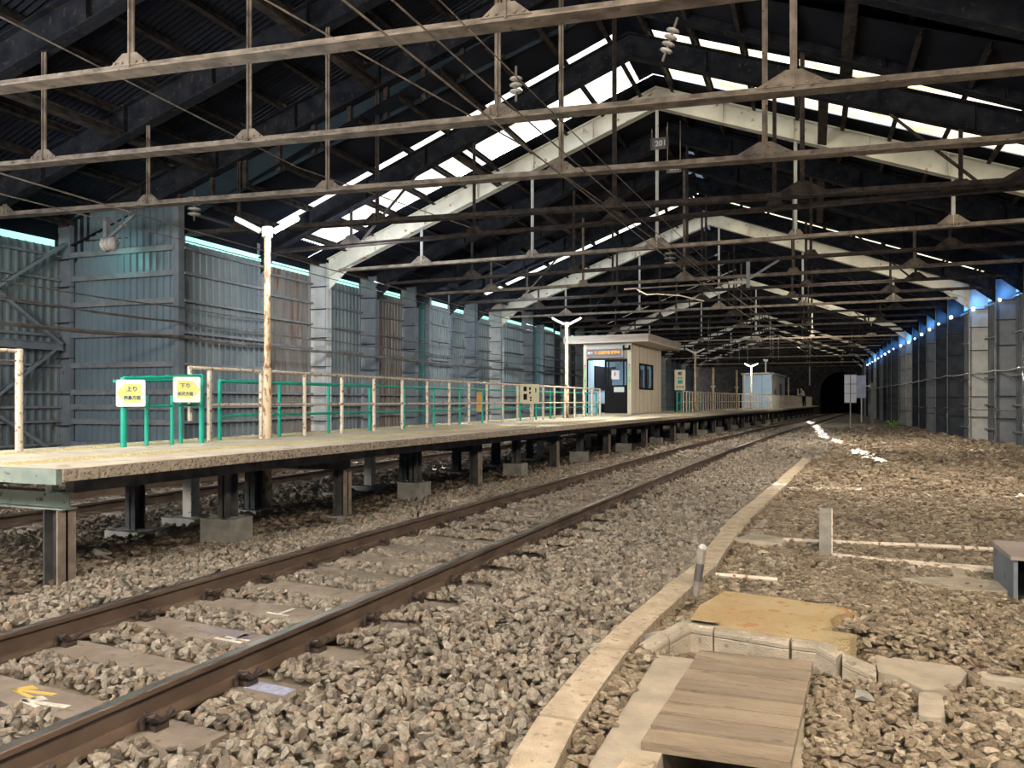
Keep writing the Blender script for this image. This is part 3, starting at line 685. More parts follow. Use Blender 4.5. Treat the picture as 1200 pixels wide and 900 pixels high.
while y < 90:
    xa = edge(y)-.48
    legx(xa, y, -.05, DZ-.38, M['leg'], flange=M['legrust'])
    if k: MB().box(xa-.17, xa+.17, y-.17, y+.17, -.05, .03).build('footing', M['block'], pf)
    mb = MB(); mb.ibeam((xa+.12, y, DZ-.305), (xa-2.35, y, DZ-.305), .14, .15, .014); mb.build('cross_beam', M['greenmetal'] if k == 0 else M['leg'], pf)
    if k == 0: MB().box(xa-.09, xa-.01, y-.06, y+.0, DZ-.23, DZ-.12).build('stub_post', M['greenmetal'], pf)
    hleg(xa-1.45, y, -.05, DZ-.38, M['leg']); MB().box(xa-1.65, xa-1.25, y-.2, y+.2, -.05, .04).build('footing', M['block'], pf)
    y2 = y+2.05; xb = edge(y2)-.58
    hleg(xb, y2, .25, DZ-.23, M['leg'], .15); MB().box(xb-.22, xb+.18, y2-.18, y2+.18, -.05, .26).build('footing', M['block'], pf)
    hleg(xb-1.35, y2, .04, DZ-.23, M['leg'], .15); MB().box(xb-1.6, xb-1.1, y2-.2, y2+.2, -.05, .05).build('footing', M['block'], pf)
    y3 = y2+.9; xc = max(edge(y3)-2.0, lerp(BACK, y3)+.4)
    mb = MB(); mb.box(xc-.07, xc+.07, y3-.07, y3+.07, .05, DZ-.1); mb.build('leg', M['legpale'], pf); MB().box(xc-.26, xc+.26, y3-.22, y3+.22, -.05, .07).build('footing', M['block'], pf)
    y += 4.0; k += 1

# ---- railings
def railing(name, ys_, fx, top, mid, m, label, r=.024, cat='railing', group=None, rt=.026, bottom=DZ):
    o0 = empty(name, (fx(ys_[0]), ys_[0], bottom)); tag(o0, label, cat, group)
    L0 = Vector(o0.location)
    mb = MB(); mb.tube([Vector((fx(y), y, DZ+top))-L0 for y in ys_], rt, 8); mb.build('top_rail', m, o0)
    for q in mid: mb = MB(); mb.tube([Vector((fx(y), y, DZ+q))-L0 for y in ys_], rt*.8, 8); mb.build('mid_rail', m, o0)
    for y in ys_: mb = MB(); mb.tube([Vector((fx(y), y, DZ))-L0, Vector((fx(y), y, DZ+top))-L0], r, 8); mb.build('post', m, o0)
    return o0
fxc = lambda y: lerp(RAILX, y)
ysc = [7.85]+[7.85+.98*i for i in range(1, 20)]
railing('railing', ysc, fxc, .95, (.48,), M['cream'], 'rust-spotted cream railing along the platform up to the waiting shelter', .03)
ysg = [8.2+.98*1.25*i for i in range(0, 16)]
railing('railing', ysg, lambda y: fxc(y)-.16, .80, (.33,), M['green'], 'green railing directly behind the cream one before the shelter', .026)
mb = MB(); mb.tube([(-7.32, 7.55, DZ+.28), (-7.32, 7.55, DZ+.97)], .03, 8); mb.tube([(-7.32, 7.55, DZ+.95), (-7.28, 7.85, DZ+.95)], .026, 8); o = mb.build('railing_end_pipe', M['cream']); tag(o, 'short hanging cream pipe end at the start of the cream railing', 'pipe')
# railing beyond the shelter
BR = [(35.5, -6.55), (39, -5.55), (46, -5.0), (55.4, -4.15), (60, -3.4), (92, -.9)]
def fxb(y): return tc(y)-lerp([(50, 3.55), (57, 2.45), (92, 2.45)], y)
ysb = [36.2+.62*i for i in range(0, 88)]
railing('railing', ysb, fxb, .98, (.5,), M['cream'], 'cream railing along the platform beyond the shelter towards the tunnel', .028)
railing('railing', [36.0+.8*i for i in range(0, 8)], lambda y: fxb(y)-.25, .95, (.45,), M['green'], 'short green fence right behind the shelter', .03)
# near end single post and rail of cream fence
fe = empty('end_fence', (-7.53, 5.46, DZ)); tag(fe, 'white paint-chipped fence post and rail at the near platform end', 'fence')
MB().tube([(0, 0, 0), (0, 0, 1.06)], .036, 10).build('post', M['cream'], fe)
MB().tube([(0, 0, 1.04), (-.05, -1.7, 1.02)], .02, 8).build('top_rail', M['cream'], fe)
MB().tube([(0, 0, .94), (-.05, -1.7, .90)], .010, 6).build('wire_rail', M['wire'], fe)
MB().tube([(-.05, -1.7, 0), (-.05, -1.7, 1.02)], .03, 8).build('post', M['cream'], fe)

# green U fence with direction signs : front run from (-7.38,6.6) to (-7.2,7.43)
gf = empty('green_barrier', (-7.38, 6.6, DZ)); tag(gf, 'green tube barrier holding the two yellow arrow signs', 'barrier')
gp = [(0, 0), (.03, .42), (.10, .80), (.18, 1.02), (-.22, .50), (-.20, 1.05)]
for (x, y) in gp[:1]+gp[3:4]:
    MB().tube([(x, y, 0), (x, y, .80 if x < .05 else .86)], .034, 10).build('post', M['green'], gf)
for (x, y) in ((.05, .28), (.10, .62), (-.02, .88)):
    MB().tube([(x, y, 0), (x, y, .60)], .024, 10).build('post', M['green'], gf)
MB().tube([(0, 0, .79), (.18, 1.02, .85)], .026, 10).build('top_rail', M['green'], gf)
MB().tube([(-.15, .0, .76), (.0, 1.05, .80)], .02, 10).build('top_rail', M['green'], gf)
MB().tube([(0, 0, .47), (.18, 1.02, .48)], .016, 8).build('mid_rail', M['green'], gf)
def arrow_sign(c, rz, flip, l1, l2, label):
    o0 = empty('direction_sign', c, rz); tag(o0, label, 'sign')
    W = .155; mb = MB(); q = []
    for cx_, cz_, a0 in ((W-.02, W-.02, 0), (-W+.02, W-.02, 90), (-W+.02, -W+.02, 180), (W-.02, -W+.02, 270)):
        for t in range(0, 91, 30): q.append((cx_+.02*math.cos(R(a0+t)), -.004, cz_+.02*math.sin(R(a0+t))))
    mb.prism(q[::-1], (0, .012, 0)); mb.build('plate', M['white'], o0)
    s_ = flip; a = [(-.115*s_*-1, 0), ]
    arr = [(s_*.145, .0), (s_*.075, .095), (s_*.075, .045*0+.10), (s_*-.10, .10), (s_*-.10, -.10), (s_*.075, -.10), (s_*.075, -.095)]
    arr = [(s_*.148, 0), (s_*.085, .085), (s_*.085, .035), (s_*.072, .035), (s_*.072, .105), (-s_*.105, .105), (-s_*.105, -.105), (s_*.072, -.105), (s_*.072, -.035), (s_*.085, -.035), (s_*.085, -.085)]
    mb = MB(); mb.prism([(x, -.0065, z) for x, z in arr], (0, .002, 0)); o1 = mb.build('arrow', M['yellow'], o0); o1['label'] = 'pale yellow arrow'
    text(l1, .062, M['navy'], o0, (-s_*.015, -.008, .045), (R(90), 0, 0)); text(l2, .05, M['navy'], o0, (-s_*.015, -.008, -.055), (R(90), 0, 0), sx=.9)
    return o0
arrow_sign((-7.27, 6.60, DZ+.62), R(35), -1, '上り', '福島方面', 'white sign with yellow arrow pointing left on the green barrier')
arrow_sign((-7.12, 7.29, DZ+.67), R(35), 1, '下り', '米沢方面', 'white sign with yellow arrow pointing right on the green barrier')
# info board on railing, orange board
def board(name, c, rz, w_, h_, m, label, cat='sign', rows=None):
    o0 = empty(name, c, rz); tag(o0, label, cat); MB().box(-w_/2, w_/2, 0, .015, 0, h_).build('plate', m, o0)
    return o0
b = board('notice_board', (-6.98, 19.1, DZ+.46), R(55), .62, .52, mat('notice_cream', (.72, .70, .50), (.78, .76, .58), scale=2), 'cream notice board with black pictograms fixed to the cream railing')
for (x, z, w2, h2) in ((-.20, .33, .10, .12), (-.20, .10, .11, .16), (-.02, .36, .05, .08), (-.02, .26, .05, .06), (0, .14, .06, .04), (0, .07, .06, .04), (.18, .30, .03, .12)):
    MB().box(x, x+w2, -.006, 0, z, z+h2).build('pictogram', M['black'], b)
MB().tube([(.12, .03, -.46), (.12, .03, .5)], .025).build('post', M['cream'], b)
b = board('orange_board', (-7.2, 16.3, DZ+.28), R(55), .14, .46, M['orange'], 'small orange board hanging on the green railing', 'board')

# ---- lamp posts
def lamp_post(x, y, ground, lit, label, r=.05):
    o0 = empty('lamp_post', (x, y, ground)); tag(o0, label, 'lamp post')
    h = DZ-ground
    MB().tube([(0, 0, 0), (0, 0, h+1.0)], r*1.35, 14).build('pole_base', M['creampost'], o0, smooth=True)
    MB().tube([(0, 0, h+1.0), (0, 0, h+1.05), (0, 0, h+2.86)], [r*1.3, r, r], 14).build('pole', M['creampost'], o0, smooth=True)
    MB().tube([(0, 0, h+2.84), (0, 0, h+2.98)], .075, 12).build('bracket', M['tubeoff'], o0)
    for sx in (-1, 1):
        a = (sx*.07, sx*.03, h+2.93); b_ = (sx*.43, -sx*.16*0+sx*.15, h+3.12)
        f = MB(); f.tube([a, b_], .032, 10); fx = f.build('lamp_arm', M['tubeoff'], o0)
        t = MB(); t.tube([(a[0]*1.3, a[1]*1.3-.012, a[2]-.02), (b_[0]*.98, b_[1]*.98-.012, b_[2]-.028)], .024, 10)
        on = lit == 2 or (lit == 1 and sx > 0)
        tb = t.build('tube_lamp', M['tube'] if on else M['tubeoff'], fx)
        if on:
            L = lamp('POINT', 'tube_light', (x+sx*.26, y+sx*.1-.1, ground+h+2.9), 45 if lit == 1 else 110, (.75, .92, 1), radius=.12)
    return o0
lamp_post(-7.17, 8.84, 0, 1, 'nearest cream lamp post with one lit tube on its Y arms', .045)
lamp_post(-7.15, 22.9, DZ, 0, 'unlit white Y lamp post between railing and waiting shelter', .055)
lamp_post(-5.42, 38.6, DZ, 0, 'unlit Y lamp post beyond the waiting shelter', .055)
lamp_post(-3.95, 55.0, DZ, 2, 'distant lamp post with both tubes glowing beside the blue cabin', .055)

# ---- waiting shelter (local frame: x to the right of front, y along depth)
sh = empty('waiting_shelter', (-6.86, 30.75, DZ), -R(3.7)); tag(sh, 'cream waiting shelter with overhanging flat roof on the platform', 'shelter')
W, Dp, H = 2.05, 4.9, 2.9
mb = MB(); mb.box(-.16, 0, 0, .12, 0, H); mb.build('corner_pillar', M['wallcream'], sh)
MB().box(-W, -W+.14, 0, .12, 0, H).build('corner_pillar', M['wallcream'], sh)
MB().box(-W+.14, -.16, .02, .10, 2.24, H).build('front_header', mat('header_panel', (.42, .42, .38), (.5, .5, .45), scale=2), sh)
mb = MB()                 # side wall with window opening y .95..3.35? z 1.03..2.1
wy0, wy1, wz0, wz1 = 1.15, 3.35, 1.02, 2.12
mb.box(-.08, 0, .12, wy0, 0, H); mb.box(-.08, 0, wy1, Dp, 0, H); mb.box(-.08, 0, wy0, wy1, 0, wz0); mb.box(-.08, 0, wy0, wy1, wz1, H)
for y_ in np.arange(.6, Dp, .62):
    if wy0-.05 < y_ < wy1+.05: mb.box(0, .006, y_-.006, y_+.006, 0, wz0, M['fascia']); mb.box(0, .006, y_-.006, y_+.006, wz1, H, M['fascia'])
    else: mb.box(0, .006, y_-.006, y_+.006, 0, H, M['fascia'])
mb.build('side_wall', M['wallcream'], sh)
inner = mat('interior_blue', (.50, .62, .74), (.58, .70, .82), scale=1)
mb = MB(); mb.box(-W, -W+.06, .12, Dp, 0, H, None); mb.box(-W, 0, Dp-.06, Dp, 0, H); mb.build('rear_wall', inner, sh)
MB().box(-W, 0, 0, Dp, 0, .03).build('shelter_floor', M['flat'], sh)
wf = MB(); 
for (a, b_, c, d) in ((wy0, wy1, wz0, wz0+.07), (wy0, wy1, wz1-.07, wz1), (wy0, wy0+.1, wz0, wz1), (wy1-.1, wy1, wz0, wz1), ((wy0+wy1)/2-.06, (wy0+wy1)/2+.06, wz0, wz1)): wf.box(-.06, .03, a, b_, c, d)
f = wf.build('side_window', M['black'], sh)
glass = bpy.data.materials.new('glass'); glass.use_nodes = True
p = glass.node_tree.nodes['Principled BSDF']; p.inputs['Transmission Weight'].default_value = .9; p.inputs['Roughness'].default_value = .03; p.inputs['Base Color'].default_value = (.6, .7, .75, 1); p.inputs['IOR'].default_value = 1.2
MB().box(-.03, -.02, wy0, wy1, wz0, wz1).build('window_pane', glass, f)
MB().box(-.055, -.045, wy0+1.3, wy0+1.75, wz0+.1, wz0+.9).build('notice_paper', M['white'], f)
MB().box(-.35, -.3, wy0+.1, wy0+.9, wz0+.05, wz0+.28).build('notice_paper', M['board'], f)
# roof
mb = MB(); x0, x1, y0_, y1_ = -W-.75, .80, -.35, Dp+.45
mb.box(x0, x1, y0_, y1_, H, H+.06, M['soffit'])
mb.box(x0, x1, y0_, y1_, H+.06, H+.30); mb.box(x0-.02, x1+.02, y0_-.02, y1_+.02, H+.19, H+.21); mb.box(x0-.02, x1+.02, y0_-.02, y1_+.02, H+.27, H+.31)
mb.build('roof', M['fascia'], sh)
# door: sliding leaf on the right, open on the left
dr = empty('sliding_door', (-.16, .04, 0)); dr.parent = sh
dx0, dx1 = -.98, 0
mb = MB(); mb.box(dx0, dx1, 0, .04, .03, 1.18); 
for (a, b_, c, d) in ((dx0, dx0+.08, 1.18, 2.2), (dx0+.14, dx0+.2, 1.18, 2.2), (dx1-.2, dx1-.15, 1.18, 2.2), (dx1-.05, dx1, 1.18, 2.2), (dx0, dx1, 2.14, 2.24)): mb.box(a, b_, 0, .04, c, d)
mb.build('door_leaf', M['black'], dr)
MB().box(dx0, dx1, .018, .024, 1.18, 2.15).build('door_glass', glass, dr)
MB().box(dx0+.40, dx1-.15, -.006, 0, .90, 1.10).build('notice_label', M['white'], dr)
MB().box(dx0+.30, dx0+.62, -.012, .0, 1.42, 1.78).build('notice_paper', M['white'], dr)
MB().box(dx0+.42, dx0+.47, -.016, -.012, 1.55, 1.72).build('red_figure', M['ledred'], dr)
for (a, b_) in ((.14, 1.82), (.18, 1.64), (.16, 1.48)): MB().box(dx0+a+.1, dx0+a+.34, .03, .036, b_, b_+.12).build('notice_paper', M['white'], dr)
MB().box(-W+.14, -.16, .02, .08, 2.22, 2.28).build('door_frame', M['black'], sh)
MB().box(-W+.14, -W+.18, .02, .08, 0.03, 2.24).build('door_frame', M['black'], sh)
# interior bits seen through the opening
mb = MB(); mb.box(-W+.06, -W+.10, 1.2, 3.6, 1.0, 2.05); mb.build('rear_window', M['black'], sh)
MB().box(-1.1, -.85, Dp-.10, Dp-.06, .9, 2.0).build('interior_frame', M['black'], sh)
bn = empty('bench', (-W+.35, 2.8, .03)); bn.parent = sh
MB().box(-.2, .25, -1.2, 1.2, .38, .43).build('seat', M['soffit'], bn); MB().box(-.15, .2, -1.1, -1.0, 0, .38).build('leg', M['black'], bn); MB().box(-.15, .2, 1.0, 1.1, 0, .38).build('leg', M['black'], bn)
lamp('AREA', 'shelter_ceiling_light', (-7.75, 32.6, DZ+2.8), 90, (.70, .88, 1), (-7.75, 32.6, 0), 1.2)
# vertical green-and-yellow lettering on pillars
gy = mat('yellow_green', (.55, .75, .10), (.6, .8, .15), scale=9)
for px in (-.08, -W+.07):
    MB().box(px-.03, px+.03, -.004, 0, .95, 1.95).build('safety_strip', gy, sh)
    MB().tube([(px, -.006, 2.0), (px, .0, 2.0)], .035, 10).build('red_dot', M['ledred'], sh)
    for i, ch in enumerate('足元にご注意下さい'):
        text(ch, .10, M['green'], sh, (px, -.008, 1.90-i*.108), (R(90), 0, 0))
# train information display
ds = empty('display_board', (-6.86-1.05, 30.75+.02, DZ+2.25), -R(3.7)); tag(ds, 'dark train information display with amber characters above the shelter door', 'display')
MB().box(-.80, .72, -.14, 0, .08, .42).build('case', M['ledbox'], ds)
mb = MB(); 
for (a, b_, c, d) in ((-.82, .74, .41, .44), (-.82, .74, .06, .09), (-.82, -.79, .06, .44), (.71, .74, .06, .44)): mb.box(a, b_, -.15, -.0, c, d)
mb.build('frame', M['column_pale'], ds)
text('で 点検設備 調整中', .15, M['led'], ds, (.08, -.145, .25), (R(90), 0, 0), sx=.88)
text('案内', .11, M['white'], ds, (-.64, -.145, .25), (R(90), 0, 0))
MB().box(-.70, -.55, -.148, -.14, .36, .42).build('red_bar', M['ledred'], ds); MB().box(-.70, -.55, -.148, -.14, .075, .13).build('red_bar', M['ledred'], ds)
cw_ = empty('corner_camera', (-7.0, 30.6, DZ+2.62)); tag(cw_, 'small black twin loudspeaker under the shelter eave beside the display', 'loudspeaker')
MB().box(-.16, .12, -.05, 0, .0, .06).build('bracket', M['black'], cw_)
for x in (-.17, .07): MB().box(x, x+.07, -.09, .0, -.02, .17).build('horn', M['black'], cw_)

# station sign beyond the shelter
b = empty('station_sign', (-5.95, 37.2, DZ)); tag(b, 'upright cream platform sign with a green square beyond the shelter', 'sign')
for x in (-.22, .24): MB().tube([(x, 0, 0), (x, 0, 1.1)], .025).build('leg', M['black'], b)
MB().box(-.24, .26, -.03, .02, 1.05, 2.02).build('panel', mat('panel_cream', (.78, .76, .58), (.8, .78, .62), scale=2), b)
MB().box(-.09, .14, -.036, -.03, 1.36, 1.54).build('green_square', M['green'], b)
text('駅', .2, M['black'], b, (.02, -.034, 1.82), (R(90), 0, 0)); text('から', .12, M['black'], b, (.02, -.034, 1.63), (R(90), 0, 0)); text('のりば', .12, M['navy'], b, (.02, -.034, 1.20), (R(90), 0, 0))

# distant cabin
cb = empty('equipment_cabin', (-2.85, 60, DZ), -R(4.6)); tag(cb, 'pale blue and beige equipment cabin far along the platform', 'cabin')
mb = MB(); mb.box(-2.1, 0, 0, .05, 0, 2.5); 
for x in (-1.4, -.7): mb.box(x-.02, x+.02, -.02, 0, 0, 2.5, M['bluegrey'])
mb.build('front_wall', M['cabinblue'], cb)
mb = MB(); mb.box(-.05, .0, .05, 8, 0, 2.5); mb.box(-2.1, -2.05, .05, 8, 0, 2.5); mb.box(-2.1, 0, 7.95, 8, 0, 2.5); mb.build('side_wall', M['wallcream'], cb)
MB().box(-2.2, .12, -.12, 8.1, 2.5, 2.64).build('roof', M['fascia'], cb)
MB().box(0, .02, 4.6, 5.6, 0, 1.9).build('door', M['ledbox'], cb); MB().box(0, .02, 1.5, 2.2, .9, 1.4).build('vent', M['ledbox'], cb)
po = empty('roof_lamp_pole', (-3.3, 60.3, DZ+2.64)); tag(po, 'short white pole with a lamp head on the cabin roof', 'pole'); MB().tube([(0, 0, 0), (0, 0, .85)], .05).build('pole', M['white'], po); MB().box(-.16, .16, -.1, .1, .85, 1.0).build('head', M['white'], po)
fr = empty('hoop_gate', (-5.0, 59.4, DZ)); tag(fr, 'cream hooped pipe gate standing before the blue cabin', 'gate')
MB().tube([(.25, 0, 0), (.25, 0, 2.45), (.35, 0, 2.55), (2.0, .2, 2.6)], .05).build('pipe', M['cream'], fr)
for i, (x, y, h, lab) in enumerate(((-2.0, 71, 2.6, 'tall thin cream pole behind the cabin'), (-1.35, 78, 1.7, 'shorter pole near the platform end'), (-4.9, 41.5, 2.3, 'cream pole beside the Y lamp beyond the shelter'), (-4.3, 48.2, 2.4, 'cream pole between the lamp posts on the far platform'))):
    o = empty('pole', (x, y, DZ)); tag(o, lab, 'pole'); MB().tube([(0, 0, 0), (0, 0, h)], .06).build('shaft', M['creampost'], o); MB().box(-.12, .12, -.04, .04, h*.55, h*.55+.06).build('cleat', M['white'], o)

# person at the far platform end
def skin(name, verts, edges, rad, m, parent, root=0):
    me = bpy.data.meshes.new(name); me.from_pydata(verts, edges, []); o = bpy.data.objects.new(name, me); COL.objects.link(o)
    md = o.modifiers.new('skin', 'SKIN'); 
    if not me.skin_vertices: bpy.context.view_layer.objects.active = o
    sv = me.skin_vertices[0].data if me.skin_vertices else None
    if sv:
        for i, r_ in enumerate(rad): sv[i].radius = (r_, r_)
        sv[root].use_root = True
    s2 = o.modifiers.new('sub', 'SUBSURF'); s2.levels = 1; s2.render_levels = 1
    me.materials.append(m); o.parent = parent; return o
pe = empty('person', (-.80, 76, DZ), R(20)); tag(pe, 'person in a pale hooded jacket and dark trousers bending forward near the tunnel', 'person')
V = [(0, 0, .92), (-.03, 0, 1.10), (-.10, 0, 1.28), (-.17, 0, 1.42), (-.22, 0, 1.50), (-.26, 0, 1.60), (-.27, 0, 1.68),
     (0, .09, .88), (-.06, .10, .50), (.0, .10, .08), (-.12, .10, .04),
     (0, -.09, .88), (.05, -.10, .50), (.10, -.10, .08), (-.02, -.10, .04),
     (-.17, .18, 1.38), (-.24, .22, 1.14), (-.44, .16, 1.08), (-.50, .14, 1.09),
     (-.17, -.18, 1.38), (-.24, -.22, 1.14), (-.44, -.16, 1.10), (-.50, -.14, 1.11)]
Ed = [(0, 1), (1, 2), (2, 3), (3, 4), (4, 5), (5, 6), (0, 7), (7, 8), (8, 9), (9, 10), (0, 11), (11, 12), (12, 13), (13, 14), (3, 15), (15, 16), (16, 17), (17, 18), (3, 19), (19, 20), (20, 21), (21, 22)]
Rd = [.12, .12, .13, .12, .05, .085, .07, .09, .065, .045, .035, .09, .065, .045, .035, .06, .045, .035, .03, .06, .045, .035, .03]
for base, sy in ((18, 1), (22, -1)):
    bx_, by_, bz_ = V[base]
    for q, (dy, L_) in enumerate(((-.03, .07), (-.01, .085), (.01, .08), (.03, .065))):
        V.append((bx_-L_*.5, by_+dy, bz_)); V.append((bx_-L_, by_+dy, bz_-.02)); n_ = len(V); Ed += [(base, n_-2), (n_-2, n_-1)]; Rd += [.010, .008]
    V.append((bx_-.02, by_-sy*.04, bz_+.02)); n_ = len(V); Ed.append((base, n_-1)); Rd.append(.010)
skin('body', V, Ed, Rd, mat('skin_tone', (.55, .36, .26), rough=.6), pe)
jk = [0, 1, 2, 3, 4, 15, 16, 17, 19, 20, 21]; idx = {a: i for i, a in enumerate(jk)}
skin('jacket', [V[a] for a in jk], [(idx[a], idx[b_]) for a, b_ in Ed if a in idx and b_ in idx], [Rd[a]+.03 for a in jk], mat('jacket_pale', (.42, .42, .38), (.5, .5, .46), scale=9), pe)
tr = [0, 7, 8, 9, 11, 12, 13]; idx = {a: i for i, a in enumerate(tr)}
skin('trousers', [V[a] for a in tr], [(idx[a], idx[b_]) for a, b_ in Ed if a in idx and b_ in idx], [Rd[a]+.02 for a in tr], M['black'], pe)
skin('shoe', [V[9], V[10]], [(0, 1)], [.05, .045], M['black'], pe); skin('shoe', [V[13], V[14]], [(0, 1)], [.05, .045], M['black'], pe)
skin('hood', [(-.22, 0, 1.52), (-.25, 0, 1.62), (-.25, 0, 1.70)], [(0, 1), (1, 2)], [.09, .105, .07], MATS['jacket_pale'], pe)

# ------------------------------------------------------------------ right side signals and posts
o = empty('trackside_board', (1.88, 45.6, 0)); tag(o, 'pale three-row board on a post before the tunnel mouth', 'board')
MB().tube([(0, .02, 0), (0, .02, 2.97)], .03).build('post', M['column_pale'], o)
mb = MB()
for i in range(3): mb.box(-.30, .30, -.03, 0, 1.45+i*.51, 1.45+i*.51+.48)
mb.build('panel', M['board'], o); mb = MB()
for i in range(4): mb.box(-.31, .31, -.04, -.01, 1.42+i*.51, 1.45+i*.51)
mb.box(-.02, .02, -.05, -.03, 1.42, 2.97); mb.build('frame', M['ledbox'], o)
o = empty('signal_board', (3.2, 60, 0)); tag(o, 'blue-grey upright board with a small white diamond, right of the pale board', 'board')
MB().tube([(0, .02, 0), (0, .02, 3.3)], .05).build('post', M['column_pale'], o); MB().box(-.32, .28, -.03, 0, 1.75, 3.35).build('panel', M['bluegrey'], o)
MB().prism([(.62, -.02, 2.35), (.78, -.02, 2.6), (.62, -.02, 2.85), (.46, -.02, 2.6)], (0, .03, 0)).build('diamond', M['white'], o); MB().box(.28, .5, -.01, .01, 2.57, 2.63).build('arm', M['white'], o)
o = empty('junction_post', (3.17, 49, 0)); tag(o, 'dark grey post with a small box near the right wall', 'post')
MB().box(-.09, .09, -.09, .09, 0, 2.6).build('post', M['column'], o); MB().box(-.2, -.08, -.1, .1, .8, 1.4).build('box', M['column'], o)
# small green plant at the wall foot
o = empty('weed', (4.15, 47.5, 0)); tag(o, 'small bright green weed at the foot of the right wall', 'plant')
for i in range(9):
    a = i*.7; L_ = .35+.1*(i % 3)
    mb = MB(); mb.tube([(0, 0, 0), (L_*.5*math.cos(a), L_*.5*math.sin(a), L_*.8), (L_*math.cos(a), L_*math.sin(a), L_*.7)], [.01, .05, .008], 6); mb.build('leaf', M['leafg'], o)

# ------------------------------------------------------------------ right foreground
KX = [(3.0, -1.05), (3.4, -1.11), (4.5, -1.12), (5.4, -1.07), (6.3, -.99), (7.1, -.90), (8.6, -.90), (10.1, -.85), (12, -.72), (14, -.58), (17.3, -.38), (21, -.15)]
kj = [2.75, 3.42, 4.49, 5.37, 6.22, 7.12, 8.05, 9.1, 10.15, 11.2, 12.3, 13.4, 14.5, 15.6, 16.8, 18, 19.2, 20.4, 21.3]
for i, (a, b_) in enumerate(zip(kj[:-1], kj[1:])):
    mb = MB(); xa, xb = lerp(KX, a), lerp(KX, b_); wd = .095 if a < 9 else .115
    zt = .055+.01*((i*7) % 3-1)*.4
    a2, b2 = a+.010, b_-.010
    mb.prism([(xa-wd, a2, -.08), (xa+wd, a2, -.08), (xb+wd, b2, -.08), (xb-wd, b2, -.08)], (0, 0, .08+zt))
    o = mb.build('kerb_stone', M['kerb'])
    tag(o, {0: 'kerb stone half buried in ballast at the near end of the kerb line', 2: 'kerb stone beside the wooden walkway cover'}.get(i, 'pale concrete kerb stone in the long line between ballast and yard'), 'kerb', None if i in (0, 2) else 'kerb stones between track and yard')
# boardwalk cover
PLZ = .07
bw = empty('plank_cover', (-.34, 4.0, 0)); tag(bw, 'weathered wooden plank cover laid across the drainage pit', 'walkway')
npl = 8; y0_, y1_ = 3.27, 4.60
for i in range(npl):
    a = y0_+(y1_-y0_)*i/npl+.009; b_ = y0_+(y1_-y0_)*(i+1)/npl-.009
    f = lambda y: (-.69+.07*(y-y0_)/1.33, -.085+.085*(y-y0_)/1.33)
    (l0, r0), (l1, r1) = f(a), f(b_); dz = .003*((i*5) % 3-1)
    mb = MB(); mb.prism([(l0+.34, a-4.0, PLZ-.04+dz), (r0+.34, a-4.0+.03, PLZ-.04+dz), (r1+.34, b_-4.0+.03, PLZ-.04+dz), (l1+.34, b_-4.0, PLZ-.04+dz)], (0, 0, .04)); mb.build('plank', M['wood2'] if i in (1, 4, 6) else M['wood'], bw)
for x in (-.25, .2): MB().box(x-.03, x+.03, -.6, .6, PLZ-.08, PLZ-.043).build('bearer', M['wood'], bw)
# pit walls
mb = MB(); mb.box(-.86, -.60, 1.6, 4.55, -.7, .03); mb.box(-.10, -.04, 1.6, 4.5, -.7, -.01); mb.box(-.86, -.04, 4.4, 4.58, -.7, .0); mb.box(-.60, -.10, 1.6, 4.4, -.75, -.7, M['void'])
o = mb.build('drain_pit', M['flat']); tag(o, 'rough concrete sides of the dark drainage pit under the planks', 'drain')
mb = MB(); mb.prism([(-.80, 2.3, .03), (-.60, 2.3, .03), (-.60, 3.14, .03), (-.72, 3.16, .03)], (0, 0, .03)); o = mb.build('broken_block', M['kerb']); tag(o, 'pale broken concrete block at the lower edge beside the dark pit', 'block')
# yellow slab with kerb front
ys0 = empty('step_slab', (-.2, 5.2, 0)); tag(ys0, 'yellowish concrete crossing slab with rounded kerb stones in front', 'slab')
top = [(-.73, 4.93), (-.56, 4.89), (-.12, 4.81), (.03, 4.81), (.20, 4.90), (.24, 5.02), (.03, 5.05), (.11, 5.15), (.10, 5.30), (.14, 5.41), (.27, 5.57), (.20, 5.64), (-.21, 5.76), (-.60, 5.82), (-.72, 5.35)]
mb = MB(); mb.prism([(x+.2, y-5.2, .0) for x, y in top], (0, 0, .138)); mb.build('slab_top', M['slab'], ys0)
MB().box(.14, .32, .52, .535, .138, .141).build('slot', M['black'], ys0)
def curbstone(a, b_, z0a, z0b):
    n = 5; mb = MB(); pts = [(a[0]+.2, a[1]-5.2, z0a), (b_[0]+.2, b_[1]-5.2, z0b)]
    mb.sweep([(-.03, -.20), (.050, -.20), (.050, -.062), (.045, -.056), (.052, -.050), (.053, -.030), (.046, -.014), (.030, -.003), (.010, .0), (-.05, .0), (-.06, -.1)], pts); return mb.build('kerb_piece', M['kerbgrey'], ys0)
front = [(-.97, 4.66, .03), (-.86, 4.78, .085), (-.73, 4.93, .138), (-.56, 4.89, .138), (-.12, 4.81, .136), (.03, 4.81, .134), (.15, 4.74, .095), (.33, 4.73, .035)]
for a, b_ in zip(front[:-1], front[1:]):
    d = (Vector(b_[:2])-Vector(a[:2])).normalized()*.004
    curbstone((a[0]+d.x, a[1]+d.y), (b_[0]-d.x, b_[1]-d.y), a[2], b_[2])
